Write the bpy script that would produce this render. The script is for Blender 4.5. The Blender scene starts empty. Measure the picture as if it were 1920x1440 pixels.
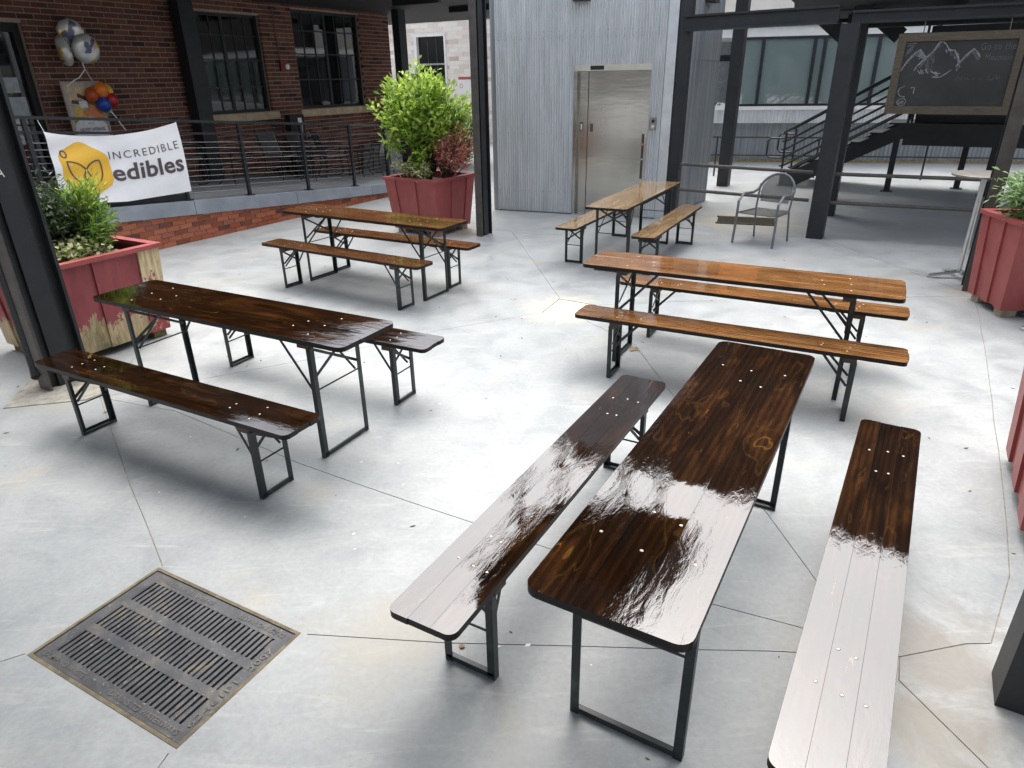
import bpy, math, random
from mathutils import Vector, Matrix
from mathutils.geometry import delaunay_2d_cdt, tessellate_polygon
random.seed(7)
S = bpy.context.scene
COL = S.collection
R = math.radians
# ------------------------------------------------------------------ camera, sky, sun, exposure
CAMH, PITCH, ROLL, FPX = 2.0907, 0.430138, -0.016872, 1255.683
cam = bpy.data.cameras.new('camera')
cam.sensor_width = 36.0
cam.lens = FPX / 1920 * 36.0
cam.clip_end = 500
cam.clip_start = 0.05
co = bpy.data.objects.new('camera', cam)
COL.objects.link(co)
fw = Vector((0, math.cos(PITCH), -math.sin(PITCH)))
r0 = Vector((1, 0, 0)); u0 = r0.cross(fw)
rr = r0 * math.cos(ROLL) + u0 * math.sin(ROLL)
uu = u0 * math.cos(ROLL) - r0 * math.sin(ROLL)
co.matrix_world = Matrix(((rr.x, uu.x, -fw.x, 0), (rr.y, uu.y, -fw.y, 0), (rr.z, uu.z, -fw.z, CAMH), (0, 0, 0, 1)))
S.camera = co
SUN_EL, SUN_AZ = 65.0, 14.0     # azimuth clockwise from +Y
w = bpy.data.worlds.new('World'); S.world = w; w.use_nodes = True
nt = w.node_tree
for nd in list(nt.nodes): nt.nodes.remove(nd)
wo = nt.nodes.new('ShaderNodeOutputWorld'); bg = nt.nodes.new('ShaderNodeBackground')
sk = nt.nodes.new('ShaderNodeTexSky'); sk.sky_type = 'NISHITA'; sk.sun_disc = False
sk.sun_elevation = R(SUN_EL); sk.sun_rotation = R(SUN_AZ)
sk.air_density = 1.0; sk.dust_density = 5.0; sk.ozone_density = 1.0
hs = nt.nodes.new('ShaderNodeHueSaturation'); hs.inputs['Saturation'].default_value = 0.42
nt.links.new(sk.outputs[0], hs.inputs['Color']); nt.links.new(hs.outputs[0], bg.inputs[0])
bg.inputs[1].default_value = 0.15
nt.links.new(bg.outputs[0], wo.inputs[0])
sl = bpy.data.lights.new('sun', 'SUN'); sl.energy = 1.4; sl.angle = R(80); sl.color = (1, .985, .965)
so = bpy.data.objects.new('sun', sl); COL.objects.link(so)
sd = Vector((math.sin(R(SUN_AZ)) * math.cos(R(SUN_EL)), math.cos(R(SUN_AZ)) * math.cos(R(SUN_EL)), math.sin(R(SUN_EL))))
so.rotation_euler = sd.to_track_quat('Z', 'Y').to_euler()
S.view_settings.view_transform = 'Standard'; S.view_settings.look = 'None'
S.view_settings.gamma = 1.0; S.view_settings.use_curve_mapping = False
S.view_settings.exposure = 1.36
S.render.engine = 'CYCLES'
S.cycles.max_bounces = 10; S.cycles.diffuse_bounces = 5; S.cycles.glossy_bounces = 5

# ------------------------------------------------------------------ plan frame (metres)
DX, DY = 0.508, 0.861           # the yard's long direction d
EX, EY = 0.861, -0.508          # the yard's cross direction e
D = Vector((DX, DY, 0)); Ee = Vector((EX, EY, 0)); NN = Vector((-EX, -EY, 0))
RW = Vector((-4.72, 9.38, 0))   # a point on the foot of the low brick wall
def PW(s, n, z=0.0): return RW + D * s + NN * n + Vector((0, 0, z))
def ramp(s): return max(0.0, 0.59 - 0.075 * s)

# ------------------------------------------------------------------ object helpers
WM = {}
def link(o, parent=None, M=None):
    COL.objects.link(o)
    if parent is not None: o.parent = parent
    WM[o] = (WM[parent] if parent is not None else Matrix.Identity(4)) @ (M if M is not None else Matrix.Identity(4))
    return o
def tag(o, label=None, cat=None, group=None, kind=None):
    if label: o['label'] = label
    if cat: o['category'] = cat
    if group: o['group'] = group
    if kind: o['kind'] = kind
    return o
def thing(name, label, cat, loc=(0, 0, 0), rz=0.0, group=None):
    o = bpy.data.objects.new(name, None)
    o.empty_display_size = .2
    o.location = loc; o.rotation_euler = (0, 0, rz)
    link(o, None, Matrix.Translation(Vector(loc)) @ Matrix.Rotation(rz, 4, 'Z'))
    return tag(o, label, cat, group)
def dup(o, parent=None):
    c = o.copy(); COL.objects.link(c); c.parent = parent
    WM[c] = WM[o]
    for ch in [x for x in o.children]: dup(ch, c)
    return c
def place(o, x, y, z, rz):
    o.location = (x, y, z); o.rotation_euler = (0, 0, rz)

class MB:
    def __init__(s): s.v = []; s.f = []; s.m = []
    def add(s, vs, fs, mi=0):
        b = len(s.v); s.v += [Vector(v) for v in vs]
        for f in fs: s.f.append([b + i for i in f]); s.m.append(mi)
        return s
    def hexa(s, p, mi=0):      # 8 points: bottom ring ccw, top ring ccw
        return s.add(p, [(3, 2, 1, 0), (4, 5, 6, 7), (0, 1, 5, 4), (1, 2, 6, 5), (2, 3, 7, 6), (3, 0, 4, 7)], mi)
    def box(s, c, sz, ax=None, ay=None, mi=0):
        c = Vector(c); ax = Vector(ax or (1, 0, 0)).normalized()
        ay = Vector(ay).normalized() if ay is not None else Vector((-ax.y, ax.x, 0)).normalized()
        az = ax.cross(ay); X, Y, Z = ax * sz[0] / 2, ay * sz[1] / 2, az * sz[2] / 2
        return s.hexa([c - X - Y - Z, c + X - Y - Z, c + X + Y - Z, c - X + Y - Z, c - X - Y + Z, c + X - Y + Z, c + X + Y + Z, c - X + Y + Z], mi)
    def bar(s, a, b, w, h, up=(0, 0, 1), mi=0):
        a = Vector(a); b = Vector(b); ax = (b - a).normalized(); up = Vector(up)
        ay = up.cross(ax)
        if ay.length < 1e-4: ay = Vector((1, 0, 0)).cross(ax)
        return s.box((a + b) / 2, ((b - a).length, w, h), ax, ay, mi)
    def prism(s, poly, z0, z1, mi=0, ms=None, ch=0.0):
        n = len(poly); ms = mi if ms is None else ms
        P = [Vector((p[0], p[1])) for p in poly]
        def ins(d):
            o = []
            for i in range(n):
                a, b, c = P[i - 1], P[i], P[(i + 1) % n]
                t1 = (b - a).normalized(); t2 = (c - b).normalized()
                n1 = Vector((-t1.y, t1.x)); n2 = Vector((-t2.y, t2.x)); m = n1 + n2
                if m.length < 1e-5: m = n1
                m.normalize(); o.append(b + m * (d / max(.35, m.dot(n1))))
            return o
        rings = [(P, z0), (P, z1 - ch)] + ([(ins(ch), z1)] if ch else [])
        b = len(s.v)
        for q, z in rings: s.v += [Vector((p.x, p.y, z)) for p in q]
        k = len(rings)
        s.f.append([b + n - 1 - i for i in range(n)]); s.m.append(ms)
        s.f.append([b + (k - 1) * n + i for i in range(n)]); s.m.append(mi)
        for r in range(k - 1):
            for i in range(n):
                j = (i + 1) % n
                s.f.append([b + r * n + i, b + r * n + j, b + (r + 1) * n + j, b + (r + 1) * n + i]); s.m.append(ms)
        return s
    def tube(s, pts, r, n=6, mi=0, cap=True):
        pts = [Vector(p) for p in pts]; b = len(s.v); prev = None
        rs = r if isinstance(r, (list, tuple)) else [r] * len(pts)
        for i, p in enumerate(pts):
            t = (pts[min(i + 1, len(pts) - 1)] - pts[max(i - 1, 0)]).normalized()
            if prev is None:
                a = Vector((0, 0, 1)) if abs(t.z) < .9 else Vector((1, 0, 0))
                prev = t.cross(a).normalized()
            u = (prev - t * prev.dot(t)).normalized(); prev = u; v = t.cross(u)
            for k in range(n):
                a = 2 * math.pi * k / n
                s.v.append(p + (u * math.cos(a) + v * math.sin(a)) * rs[i])
        for i in range(len(pts) - 1):
            for k in range(n):
                k2 = (k + 1) % n
                s.f.append([b + i * n + k, b + i * n + k2, b + (i + 1) * n + k2, b + (i + 1) * n + k]); s.m.append(mi)
        if cap:
            s.f.append([b + n - 1 - k for k in range(n)]); s.m.append(mi)
            e = b + (len(pts) - 1) * n; s.f.append([e + k for k in range(n)]); s.m.append(mi)
        return s
    def lathe(s, c, prof, n=16, mi=0):   # prof: list of (r, z)
        b = len(s.v); c = Vector(c)
        for r, z in prof:
            for k in range(n):
                a = 2 * math.pi * k / n; s.v.append(c + Vector((r * math.cos(a), r * math.sin(a), z)))
        for i in range(len(prof) - 1):
            for k in range(n):
                k2 = (k + 1) % n
                s.f.append([b + i * n + k, b + i * n + k2, b + (i + 1) * n + k2, b + (i + 1) * n + k]); s.m.append(mi)
        s.f.append([b + n - 1 - k for k in range(n)]); s.m.append(mi)
        e = b + (len(prof) - 1) * n; s.f.append([e + k for k in range(n)]); s.m.append(mi)
        return s
    def xf(s, M, i0=0):
        for i in range(i0, len(s.v)): s.v[i] = M @ s.v[i]
        return s
    def build(s, name, mats, parent=None, world=False, smooth=False, kind=None, origin=None):
        mats = mats if isinstance(mats, (list, tuple)) else [mats]
        M = WM[parent] if (parent is not None and world) else Matrix.Identity(4)
        inv = M.inverted()
        off = Vector((0, 0, 0))
        vs = [inv @ v for v in s.v]
        if origin is not None:
            off = inv @ Vector(origin); vs = [v - off for v in vs]
        me = bpy.data.meshes.new(name)
        me.from_pydata([tuple(v) for v in vs], [], s.f)
        for m in mats: me.materials.append(m)
        if len(mats) > 1: me.polygons.foreach_set('material_index', s.m)
        if smooth: me.polygons.foreach_set('use_smooth', [True] * len(me.polygons))
        me.update()
        o = bpy.data.objects.new(name, me); o.location = off
        link(o, parent, Matrix.Translation(off))
        if kind: o['kind'] = kind
        return o
def inst(src, name, parent, loc, rot=(0, 0, 0), scale=(1, 1, 1)):
    o = bpy.data.objects.new(name, src.data); o.location = loc; o.rotation_euler = rot; o.scale = scale
    link(o, parent); return o

# ------------------------------------------------------------------ materials
def mat(name, build):
    m = bpy.data.materials.new(name); m.use_nodes = True
    t = m.node_tree
    for nd in list(t.nodes): t.nodes.remove(nd)
    out = t.nodes.new('ShaderNodeOutputMaterial'); b = t.nodes.new('ShaderNodeBsdfPrincipled')
    t.links.new(b.outputs[0], out.inputs[0])
    build(NT(t, b)); return m
class NT:
    def __init__(s, t, b): s.t = t; s.b = b
    def n(s, typ, **kw):
        x = s.t.nodes.new(typ)
        for k, v in kw.items(): setattr(x, k, v)
        return x
    def l(s, a, b): s.t.links.new(a, b)
    def set(s, **kw):
        al = dict(rough='Roughness', metal='Metallic', spec='Specular IOR Level', coat='Coat Weight', coatr='Coat Roughness', trans='Transmission Weight', ior='IOR', alpha='Alpha', coatior='Coat IOR', aniso='Anisotropic')
        for k, v in kw.items():
            if k == 'col': s.b.inputs['Base Color'].default_value = (*v, 1)
            elif k == 'emit': s.b.inputs['Emission Color'].default_value = (*v[0], 1); s.b.inputs['Emission Strength'].default_value = v[1]
            else: s.b.inputs[al[k]].default_value = v
    def coords(s, scale=(1, 1, 1), kind='Object', rnd=False, loc=(0, 0, 0)):
        tc = s.n('ShaderNodeTexCoord'); mp = s.n('ShaderNodeMapping')
        mp.inputs['Scale'].default_value = scale; mp.inputs['Location'].default_value = loc
        s.l(tc.outputs[kind], mp.inputs[0])
        if rnd:
            oi = s.n('ShaderNodeObjectInfo'); mu = s.n('ShaderNodeMath', operation='MULTIPLY'); mu.inputs[1].default_value = 37.0
            s.l(oi.outputs['Random'], mu.inputs[0])
            ad = s.n('ShaderNodeVectorMath', operation='ADD'); s.l(mp.outputs[0], ad.inputs[0]); s.l(mu.outputs[0], ad.inputs[1]); return ad.outputs[0]
        return mp.outputs[0]
    def noise(s, vec, scale, detail=4, rough=.55, dist=0.0):
        x = s.n('ShaderNodeTexNoise'); x.inputs['Scale'].default_value = scale; x.inputs['Detail'].default_value = detail
        x.inputs['Roughness'].default_value = rough; x.inputs['Distortion'].default_value = dist
        s.l(vec, x.inputs['Vector']); return x.outputs['Fac']
    def ramp(s, fac, stops):
        x = s.n('ShaderNodeValToRGB'); e = x.color_ramp.elements
        while len(e) < len(stops): e.new(.5)
        for i, (p, c) in enumerate(stops):
            e[i].position = p; e[i].color = (*c, 1) if isinstance(c, (tuple, list)) else (c, c, c, 1)
        s.l(fac, x.inputs[0]); return x.outputs[0]
    def mix(s, fac, a, b, mode='MIX'):
        x = s.n('ShaderNodeMixRGB', blend_type=mode)
        for i, v in ((0, fac), (1, a), (2, b)):
            if isinstance(v, (int, float)): x.inputs[i].default_value = v if i == 0 else (v, v, v, 1)
            elif isinstance(v, tuple): x.inputs[i].default_value = (*v, 1)
            else: s.l(v, x.inputs[i])
        return x.outputs[0]
    def math(s, op, a, b=0.0):
        x = s.n('ShaderNodeMath', operation=op)
        for i, v in ((0, a), (1, b)):
            if isinstance(v, (int, float)): x.inputs[i].default_value = v
            else: s.l(v, x.inputs[i])
        return x.outputs[0]
    def col(s, c): s.l(c, s.b.inputs['Base Color'])
    def rough(s, c): s.l(c, s.b.inputs['Roughness'])
    def bump(s, h, strength=.3, dist=.01, coat=False):
        x = s.n('ShaderNodeBump'); x.inputs['Strength'].default_value = strength; x.inputs['Distance'].default_value = dist
        s.l(h, x.inputs['Height']); s.l(x.outputs[0], s.b.inputs['Normal'])
        if coat: s.l(x.outputs[0], s.b.inputs['Coat Normal'])
        return x.outputs[0]

def m_concrete(q):
    v = q.coords()
    big = q.noise(v, .55, 5, .6); mid = q.noise(v, 3.2, 6, .65, .6); fine = q.noise(v, 38, 4, .7)
    c = q.ramp(big, [(.3, (.40, .415, .42)), (.55, (.50, .51, .505)), (.75, (.58, .58, .56))])
    c = q.mix(.55, c, q.ramp(mid, [(.28, (.30, .32, .33)), (.5, (.57, .575, .57)), (.74, (.80, .79, .77))]), 'MULTIPLY')
    c = q.mix(1.0, c, (.875, .895, .91), 'MULTIPLY')
    c = q.mix(.2, c, q.ramp(fine, [(.3, .3), (.65, .7)]), 'OVERLAY')
    st = q.ramp(q.noise(q.coords(loc=(3.1, 8.7, 0)), 1.3, 6, .62, .8), [(.57, 0.0), (.75, .5)])
    c = q.mix(st, c, (.40, .35, .26))
    sc = q.noise(q.coords((1.2, 7, 1), loc=(5, 2, 1)), 1.6, 7, .7, 1.5)
    c = q.mix(q.ramp(sc, [(.56, 0.0), (.72, .28)]), c, (.62, .61, .58))
    spot = q.ramp(q.noise(v, 95, 1, .3), [(.76, 0.0), (.80, .5)])
    c = q.mix(spot, c, (.16, .145, .12))
    # brown muddy stain by the front right column, tan wear near the square cover and mat
    tc = q.n('ShaderNodeTexCoord')
    for (x, y, rad, cc, k) in ((1.62, 1.9, .45, (.20, .17, .13), .6), (1.45, 1.62, .26, (.24, .21, .16), .5), (.52, 6.35, .5, (.66, .60, .46), .6), (-.8, 10.0, .6, (.5, .43, .32), .5), (-.55, 2.05, .35, (.36, .33, .26), .5), (3.7, 10.45, 1.0, (.6, .53, .38), .5), (-3.3, 4.5, .35, (.36, .35, .30), .6), (4.9, 6.5, .5, (.5, .43, .34), .6)):
        ds = q.n('ShaderNodeVectorMath', operation='DISTANCE'); q.l(tc.outputs['Object'], ds.inputs[0]); ds.inputs[1].default_value = (x, y, 0)
        dd = q.math('ADD', ds.outputs['Value'], q.math('MULTIPLY', q.math('SUBTRACT', mid, .5), rad * 2.2))
        c = q.mix(q.ramp(q.math('DIVIDE', dd, rad), [(.35, k), (1.0, 0.0)]), c, cc)
    q.col(c)
    q.rough(q.ramp(mid, [(.3, .38), (.7, .62)])); q.set(spec=.4)
    q.bump(q.mix(.5, fine, mid), .12, .006)
CONC = mat('concrete_floor', m_concrete)
def m_conc2(q):
    v = q.coords()
    a = q.noise(v, 2.2, 6, .6, .5); b = q.noise(v, 40, 3, .7)
    c = q.ramp(a, [(.3, (.24, .245, .25)), (.55, (.33, .335, .34)), (.75, (.42, .42, .41))])
    q.col(q.mix(.25, c, q.ramp(b, [(.3, .2), (.65, .8)]), 'OVERLAY')); q.set(rough=.7); q.bump(b, .2, .004)
CONC2 = mat('patio_concrete', m_conc2)
def m_coping(q):
    v = q.coords(); a = q.noise(v, 3, 5, .6)
    q.col(q.ramp(a, [(.3, (.20, .225, .26)), (.7, (.30, .33, .37))])); q.set(rough=.55); q.bump(q.noise(v, 30), .15, .004)
COPING = mat('painted_coping', m_coping)
def simple(name, col, rough=.5, metal=0.0, var=.25, scale=14, bump=.1, spec=.5, coat=0.0):
    def f(q):
        v = q.coords(rnd=True); a = q.noise(v, scale, 5, .6)
        q.col(q.ramp(a, [(.3, tuple(c * (1 - var) for c in col)), (.7, tuple(min(1, c * (1 + var)) for c in col))]))
        q.set(rough=rough, metal=metal, spec=spec, coat=coat); q.bump(q.noise(v, scale * 4, 3), bump, .004)
    return mat(name, f)
def m_wood(name, dark, mid, light, knots=(.30, .14, .03)):
    def f(q):
        v = q.coords((.75, 9, 9), rnd=True)
        wv = q.n('ShaderNodeTexWave', wave_type='BANDS', bands_direction='Y'); wv.inputs['Scale'].default_value = 1.3
        wv.inputs['Distortion'].default_value = 9.0; wv.inputs['Detail'].default_value = 4; wv.inputs['Detail Scale'].default_value = .8
        q.l(v, wv.inputs['Vector'])
        v2 = q.coords((.7, 3, 3), rnd=True)
        blot = q.noise(v2, 2.6, 6, .62, .9)
        fine = q.noise(q.coords((3, 110, 110), rnd=True), 1.0, 3, .6)
        c = q.ramp(blot, [(.28, dark), (.52, mid), (.74, light)])
        c = q.mix(.55, c, q.ramp(wv.outputs['Fac'], [(.15, .40), (.55, .85), (.92, 1.25)]), 'MULTIPLY')
        c = q.mix(.35, c, q.ramp(fine, [(.3, .45), (.65, 1.15)]), 'MULTIPLY')
        # knots and amber contour lines
        v3 = q.coords((1.6, 6.5, 6.5), rnd=True)
        kn = q.noise(v3, 1.05, 3, .5, .3)
        lines = q.math('ABSOLUTE', q.math('SUBTRACT', q.math('FRACT', q.math('MULTIPLY', kn, 9.0)), .5))
        lm = q.math('MULTIPLY', q.ramp(lines, [(.0, .28), (.11, 0.0)]), q.ramp(kn, [(.58, 0.0), (.68, 1.0)]))
        c = q.mix(lm, c, knots)
        wear = q.ramp(q.noise(q.coords((2, 12, 12), rnd=True), 3.2, 6, .7, 1.0), [(.66, 0.0), (.74, .75)])
        c = q.mix(wear, c, tuple(min(1, k * 1.1) for k in knots))
        q.col(c); q.set(rough=.6, spec=0.0, coat=1.0, coatr=.02, coatior=1.85)
        hb = q.noise(q.coords((1.7, 5.5, 5.5), rnd=True), 3.2, 5, .6, 1.6)
        h = q.mix(.2, hb, q.noise(q.coords((9, 26, 26), rnd=True), 2.0, 4, .6, 1.0))
        msk = q.ramp(q.noise(q.coords((1, 3, 3), rnd=True), 2.0, 3, .5), [(.38, .06), (.62, 1.0)])
        q.bump(q.math('MULTIPLY', h, msk), .13, .0075, coat=True)
    return mat(name, f)
WOOD_D = m_wood('dark_varnished_wood', (.005, .0022, .0008), (.016, .0062, .002), (.055, .021, .006))
WOOD_B = m_wood('sky_lit_brown_wood', (.085, .036, .013), (.205, .094, .032), (.33, .165, .066), (.11, .048, .018))  # brighter sky light on these tops put into a lighter brown
WOOD_G = m_wood('sheen_paled_wood', (.18, .115, .058), (.32, .21, .11), (.44, .30, .16), (.22, .13, .06))  # grey reflected sheen of these tops put into the pale colour
EDGE = simple('dark_board_edge', (.010, .006, .0045), .45, 0, .4, 9, .3, .25, .08)
BATTEN = simple('batten_wood', (.05, .028, .014), .5)
def m_legs(q):
    v = q.coords(rnd=True)
    a = q.noise(v, 9, 6, .65, .5)
    c = q.ramp(a, [(.3, (.006, .008, .009)), (.55, (.012, .019, .020)), (.72, (.036, .072, .070))])
    c = q.mix(q.ramp(q.noise(v, 42, 4, .7), [(.66, 0.0), (.72, .7)]), c, (.17, .12, .085))
    q.col(c); q.set(rough=.42, spec=.5); q.bump(a, .25, .003)
LEG = mat('chipped_green_black_paint', m_legs)
ZINC = simple('zinc_bolt', (.32, .30, .27), .35, .9)
def m_steel(q):
    v = q.coords(rnd=True); a = q.noise(v, 4, 6, .65, .4); b = q.noise(v, 55, 3)
    c = q.ramp(a, [(.3, (.009, .011, .013)), (.7, (.020, .023, .027))])
    c = q.mix(q.ramp(b, [(.71, 0.0), (.76, .5)]), c, (.25, .24, .22))
    q.col(c); q.set(rough=.48, spec=.5); q.bump(b, .1, .002)
STEEL = mat('black_painted_steel', m_steel)
STEEL2 = simple('grey_brown_flange_paint', (.075, .066, .058), .5, 0, .25, 9)
DECKM = simple('dark_deck_steel', (.012, .013, .014), .7)
def m_brick(name, stops, mrt=False):
    def f(q):
        oi = q.n('ShaderNodeObjectInfo'); ge = q.n('ShaderNodeNewGeometry')
        rnd = q.math('FRACT', q.math('ADD', oi.outputs['Random'], ge.outputs['Random Per Island']))
        v = q.coords(kind='Object', rnd=True); a = q.noise(v, 18, 5, .7)
        c = q.ramp(rnd, stops)
        q.col(q.mix(.5, c, q.ramp(a, [(.3, .55), (.7, 1.2)]), 'MULTIPLY')); q.set(rough=.85, spec=.25); q.bump(a, .4, .006)
    return mat(name, f)
BRICK = m_brick('red_brick', [(.0, (.045, .028, .026)), (.15, (.12, .052, .040)), (.5, (.165, .066, .047)), (.8, (.21, .09, .064)), (1.0, (.12, .062, .050))])
BRICKL = m_brick('orange_red_brick', [(.0, (.11, .055, .045)), (.12, (.30, .085, .045)), (.5, (.40, .12, .062)), (.85, (.46, .155, .085)), (1.0, (.27, .095, .065))])
BRICKW = m_brick('whitewashed_brick', [(.0, (.60, .48, .40)), (.2, (.80, .74, .68)), (.6, (.88, .85, .81)), (1.0, (.72, .64, .57))])
BRICKO = m_brick('orange_terracotta', [(.0, (.50, .13, .05)), (.5, (.60, .19, .08)), (1.0, (.66, .25, .11))])
MORTAR = simple('mortar', (.42, .34, .27), .9, 0, .2, 25, .3)
MORTARD = simple('weathered_mortar', (.38, .29, .225), .9, 0, .2, 25, .3)
MORTARW = simple('whitewashed_mortar', (.74, .70, .66), .9, 0, .1, 25, .3)
STONE = simple('limestone_sill', (.48, .38, .24), .8, 0, .25, 6, .3)
def m_galv(q):
    v = q.coords((1, 1, .25)); a = q.noise(v, 5, 6, .65, .4); b = q.noise(q.coords((30, 30, .6)), 1.0, 4)
    c = q.ramp(a, [(.3, (.58, .60, .615)), (.7, (.74, .76, .775))])
    q.col(q.mix(.4, c, q.ramp(b, [(.3, .6), (.7, 1.1)]), 'MULTIPLY')); q.set(rough=.42, metal=.25, spec=.5)
GALV = mat('galvanised_sheet', m_galv)
def m_galvd(q):
    a = q.noise(q.coords((14, 14, .5)), 1.0, 6, .65, .4)
    q.col(q.ramp(a, [(.3, (.20, .22, .235)), (.7, (.38, .40, .415))])); q.set(rough=.5, metal=.35)
GALVD = mat('weathered_galvanised_sheet', m_galvd)
def m_stain(q):
    v = q.coords((1.2, 1.2, .8)); a = q.noise(v, 2, 4)
    q.col(q.ramp(a, [(.3, (.40, .385, .35)), (.7, (.50, .485, .45))])); q.set(rough=.16, metal=1.0)
    q.bump(q.noise(q.coords((.5, .5, 2.2)), 2.2, 3), .07, .03)
STAIN = mat('brushed_stainless', m_stain)
TRIM = simple('bright_metal_trim', (.62, .64, .66), .35, .7, .12, 5)
def glassy(name, col, alpha, rough=.03):
    def f(q):
        q.set(col=col, rough=rough, spec=.6, ior=2.1 if alpha < .75 else 1.5)
        tr = q.n('ShaderNodeBsdfTransparent'); mx = q.n('ShaderNodeMixShader'); mx.inputs[0].default_value = alpha
        out = [x for x in q.t.nodes if x.type == 'OUTPUT_MATERIAL'][0]
        q.l(tr.outputs[0], mx.inputs[1]); q.l(q.b.outputs[0], mx.inputs[2]); q.l(mx.outputs[0], out.inputs[0])
        q.bump(q.noise(q.coords(), 1.3, 2), .06, .02)
    return mat(name, f)
GLASS = glassy('window_glass', (.006, .008, .009), .72)
GLASSG = glassy('greenish_glass', (.26, .33, .32), .7, .04)
def m_redpaint(q):
    v = q.coords(rnd=True); tc = q.n('ShaderNodeTexCoord'); sx = q.n('ShaderNodeSeparateXYZ'); q.l(tc.outputs['Object'], sx.inputs[0])
    a = q.noise(v, 5, 6, .65, .4)
    c = q.ramp(a, [(.3, (.27, .056, .054)), (.7, (.36, .082, .076))])
    q.col(c); q.set(rough=.45, spec=.45); q.bump(q.noise(q.coords((9, 9, 1.2), rnd=True), 2, 4), .2, .006)
RED = mat('red_painted_board', m_redpaint)
def m_peel(q):
    v = q.coords((1, 1, .45), rnd=True); tc = q.n('ShaderNodeTexCoord'); sx = q.n('ShaderNodeSeparateXYZ'); q.l(tc.outputs['Object'], sx.inputs[0])
    a = q.noise(v, 6, 6, .65, .4)
    red = q.ramp(a, [(.3, (.20, .034, .040)), (.7, (.30, .062, .066))])
    fine = q.noise(q.coords((30, 30, 3), rnd=True), 2, 3)
    wd = q.ramp(fine, [(.3, (.30, .21, .10)), (.7, (.52, .42, .25))])
    wd = q.mix(q.ramp(a, [(.5, 0.0), (.65, .8)]), wd, (.10, .095, .035))
    z = q.math('MULTIPLY', sx.outputs['Z'], 1.25)
    pk = q.math('SUBTRACT', q.noise(q.coords((1, 1, .5), rnd=True, loc=(2, 3, 4)), 7, 7, .72, .6), q.math('SUBTRACT', z, .2))
    c = q.mix(q.ramp(pk, [(.30, 0.0), (.33, 1.0)]), red, wd)
    q.col(c); q.set(rough=.6); q.bump(q.mix(.5, pk, fine), .5, .008)
PEEL = mat('peeling_red_paint', m_peel)
def m_bare(q):
    fine = q.noise(q.coords((22, 22, 2.0), rnd=True), 2, 5, .6, .8)
    c = q.ramp(fine, [(.3, (.34, .24, .11)), (.55, (.60, .49, .29)), (.75, (.72, .62, .42))])
    pk = q.noise(q.coords((1, 1, .8), rnd=True, loc=(7, 1, 2)), 5, 6, .7, .5)
    tc = q.n('ShaderNodeTexCoord'); sx = q.n('ShaderNodeSeparateXYZ'); q.l(tc.outputs['Object'], sx.inputs[0])
    pk = q.math('SUBTRACT', pk, q.math('MULTIPLY', sx.outputs['Z'], .35))
    q.col(q.mix(q.ramp(pk, [(.36, 0.0), (.39, 1.0)]), c, (.26, .045, .05))); q.set(rough=.75); q.bump(fine, .5, .006)
BARE = mat('bare_rotted_wood', m_bare)
ROT = simple('mossy_rotten_wood', (.13, .11, .045), .9, 0, .6, 22, .8)
SOIL = simple('potting_soil', (.03, .02, .013), .95, 0, .4, 30, .8)
def leafm(name, stops, tr=.35):
    def f(q):
        ge = q.n('ShaderNodeNewGeometry'); c = q.ramp(ge.outputs['Random Per Island'], stops)
        q.col(c); q.set(rough=.45, spec=.4)
        tl = q.n('ShaderNodeBsdfTranslucent'); q.l(q.mix(1.0, c, 1.6, 'MULTIPLY'), tl.inputs[0])
        mx = q.n('ShaderNodeMixShader'); mx.inputs[0].default_value = tr
        out = [x for x in q.t.nodes if x.type == 'OUTPUT_MATERIAL'][0]
        q.l(q.b.outputs[0], mx.inputs[1]); q.l(tl.outputs[0], mx.inputs[2]); q.l(mx.outputs[0], out.inputs[0])
    return mat(name, f)
LF_GREEN = leafm('glossy_green_leaf', [(0, (.07, .13, .02)), (.35, (.22, .34, .05)), (.75, (.37, .50, .09)), (1, (.52, .62, .18))], .5)
LF_RED = leafm('reddish_leaf', [(0, (.16, .20, .06)), (.2, (.36, .12, .10)), (.6, (.60, .23, .20)), (1, (.70, .40, .33))])
LF_DK = leafm('dark_conifer_leaf', [(0, (.018, .032, .014)), (.5, (.035, .06, .024)), (1, (.06, .095, .035))], .2)
LF_YEL = leafm('yellow_green_leaf', [(0, (.11, .20, .03)), (.5, (.21, .32, .05)), (1, (.40, .46, .08))], .45)
LF_MID = leafm('mid_green_leaf', [(0, (.05, .11, .02)), (.5, (.12, .22, .04)), (1, (.22, .34, .08))], .4)
LF_CREAM = leafm('cream_edged_leaf', [(0, (.16, .22, .07)), (.4, (.42, .44, .20)), (1, (.66, .64, .42))])
LF_BLUE = leafm('pale_blue_green_leaf', [(0, (.12, .21, .08)), (.5, (.22, .34, .14)), (1, (.36, .48, .26))], .4)
BARK = simple('bark', (.06, .042, .03), .9, 0, .4, 20, .5)
WHITE = simple('white_paint', (.78, .78, .77), .5, 0, .05, 6)
def m_banner(q):
    q.col(q.ramp(q.noise(q.coords(), 3, 3), [(.3, (.80, .80, .82)), (.7, (.86, .86, .87))])); q.set(rough=.55, spec=.3)
BANNER = mat('white_vinyl', m_banner)
YEL = simple('printed_yellow', (.80, .46, .045), .5, 0, .04, 3, .02)
PRINT = simple('printed_brown_grey', (.085, .065, .07), .5, 0, .05, 3, .02)
BLK = simple('matte_black', (.008, .008, .009), .6)
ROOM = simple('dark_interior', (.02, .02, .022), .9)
GREYP = simple('grey_panel', (.42, .45, .47), .6)
CHALKB = simple('chalkboard_slate', (.024, .025, .025), .6, 0, .35, 3, .05)
def m_chalk(q):
    a = q.noise(q.coords(), 70, 4, .7)
    q.col(q.ramp(a, [(.3, (.10, .105, .11)), (.6, (.30, .31, .32))])); q.set(rough=.95)
CHALK = mat('chalk', m_chalk)
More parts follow.
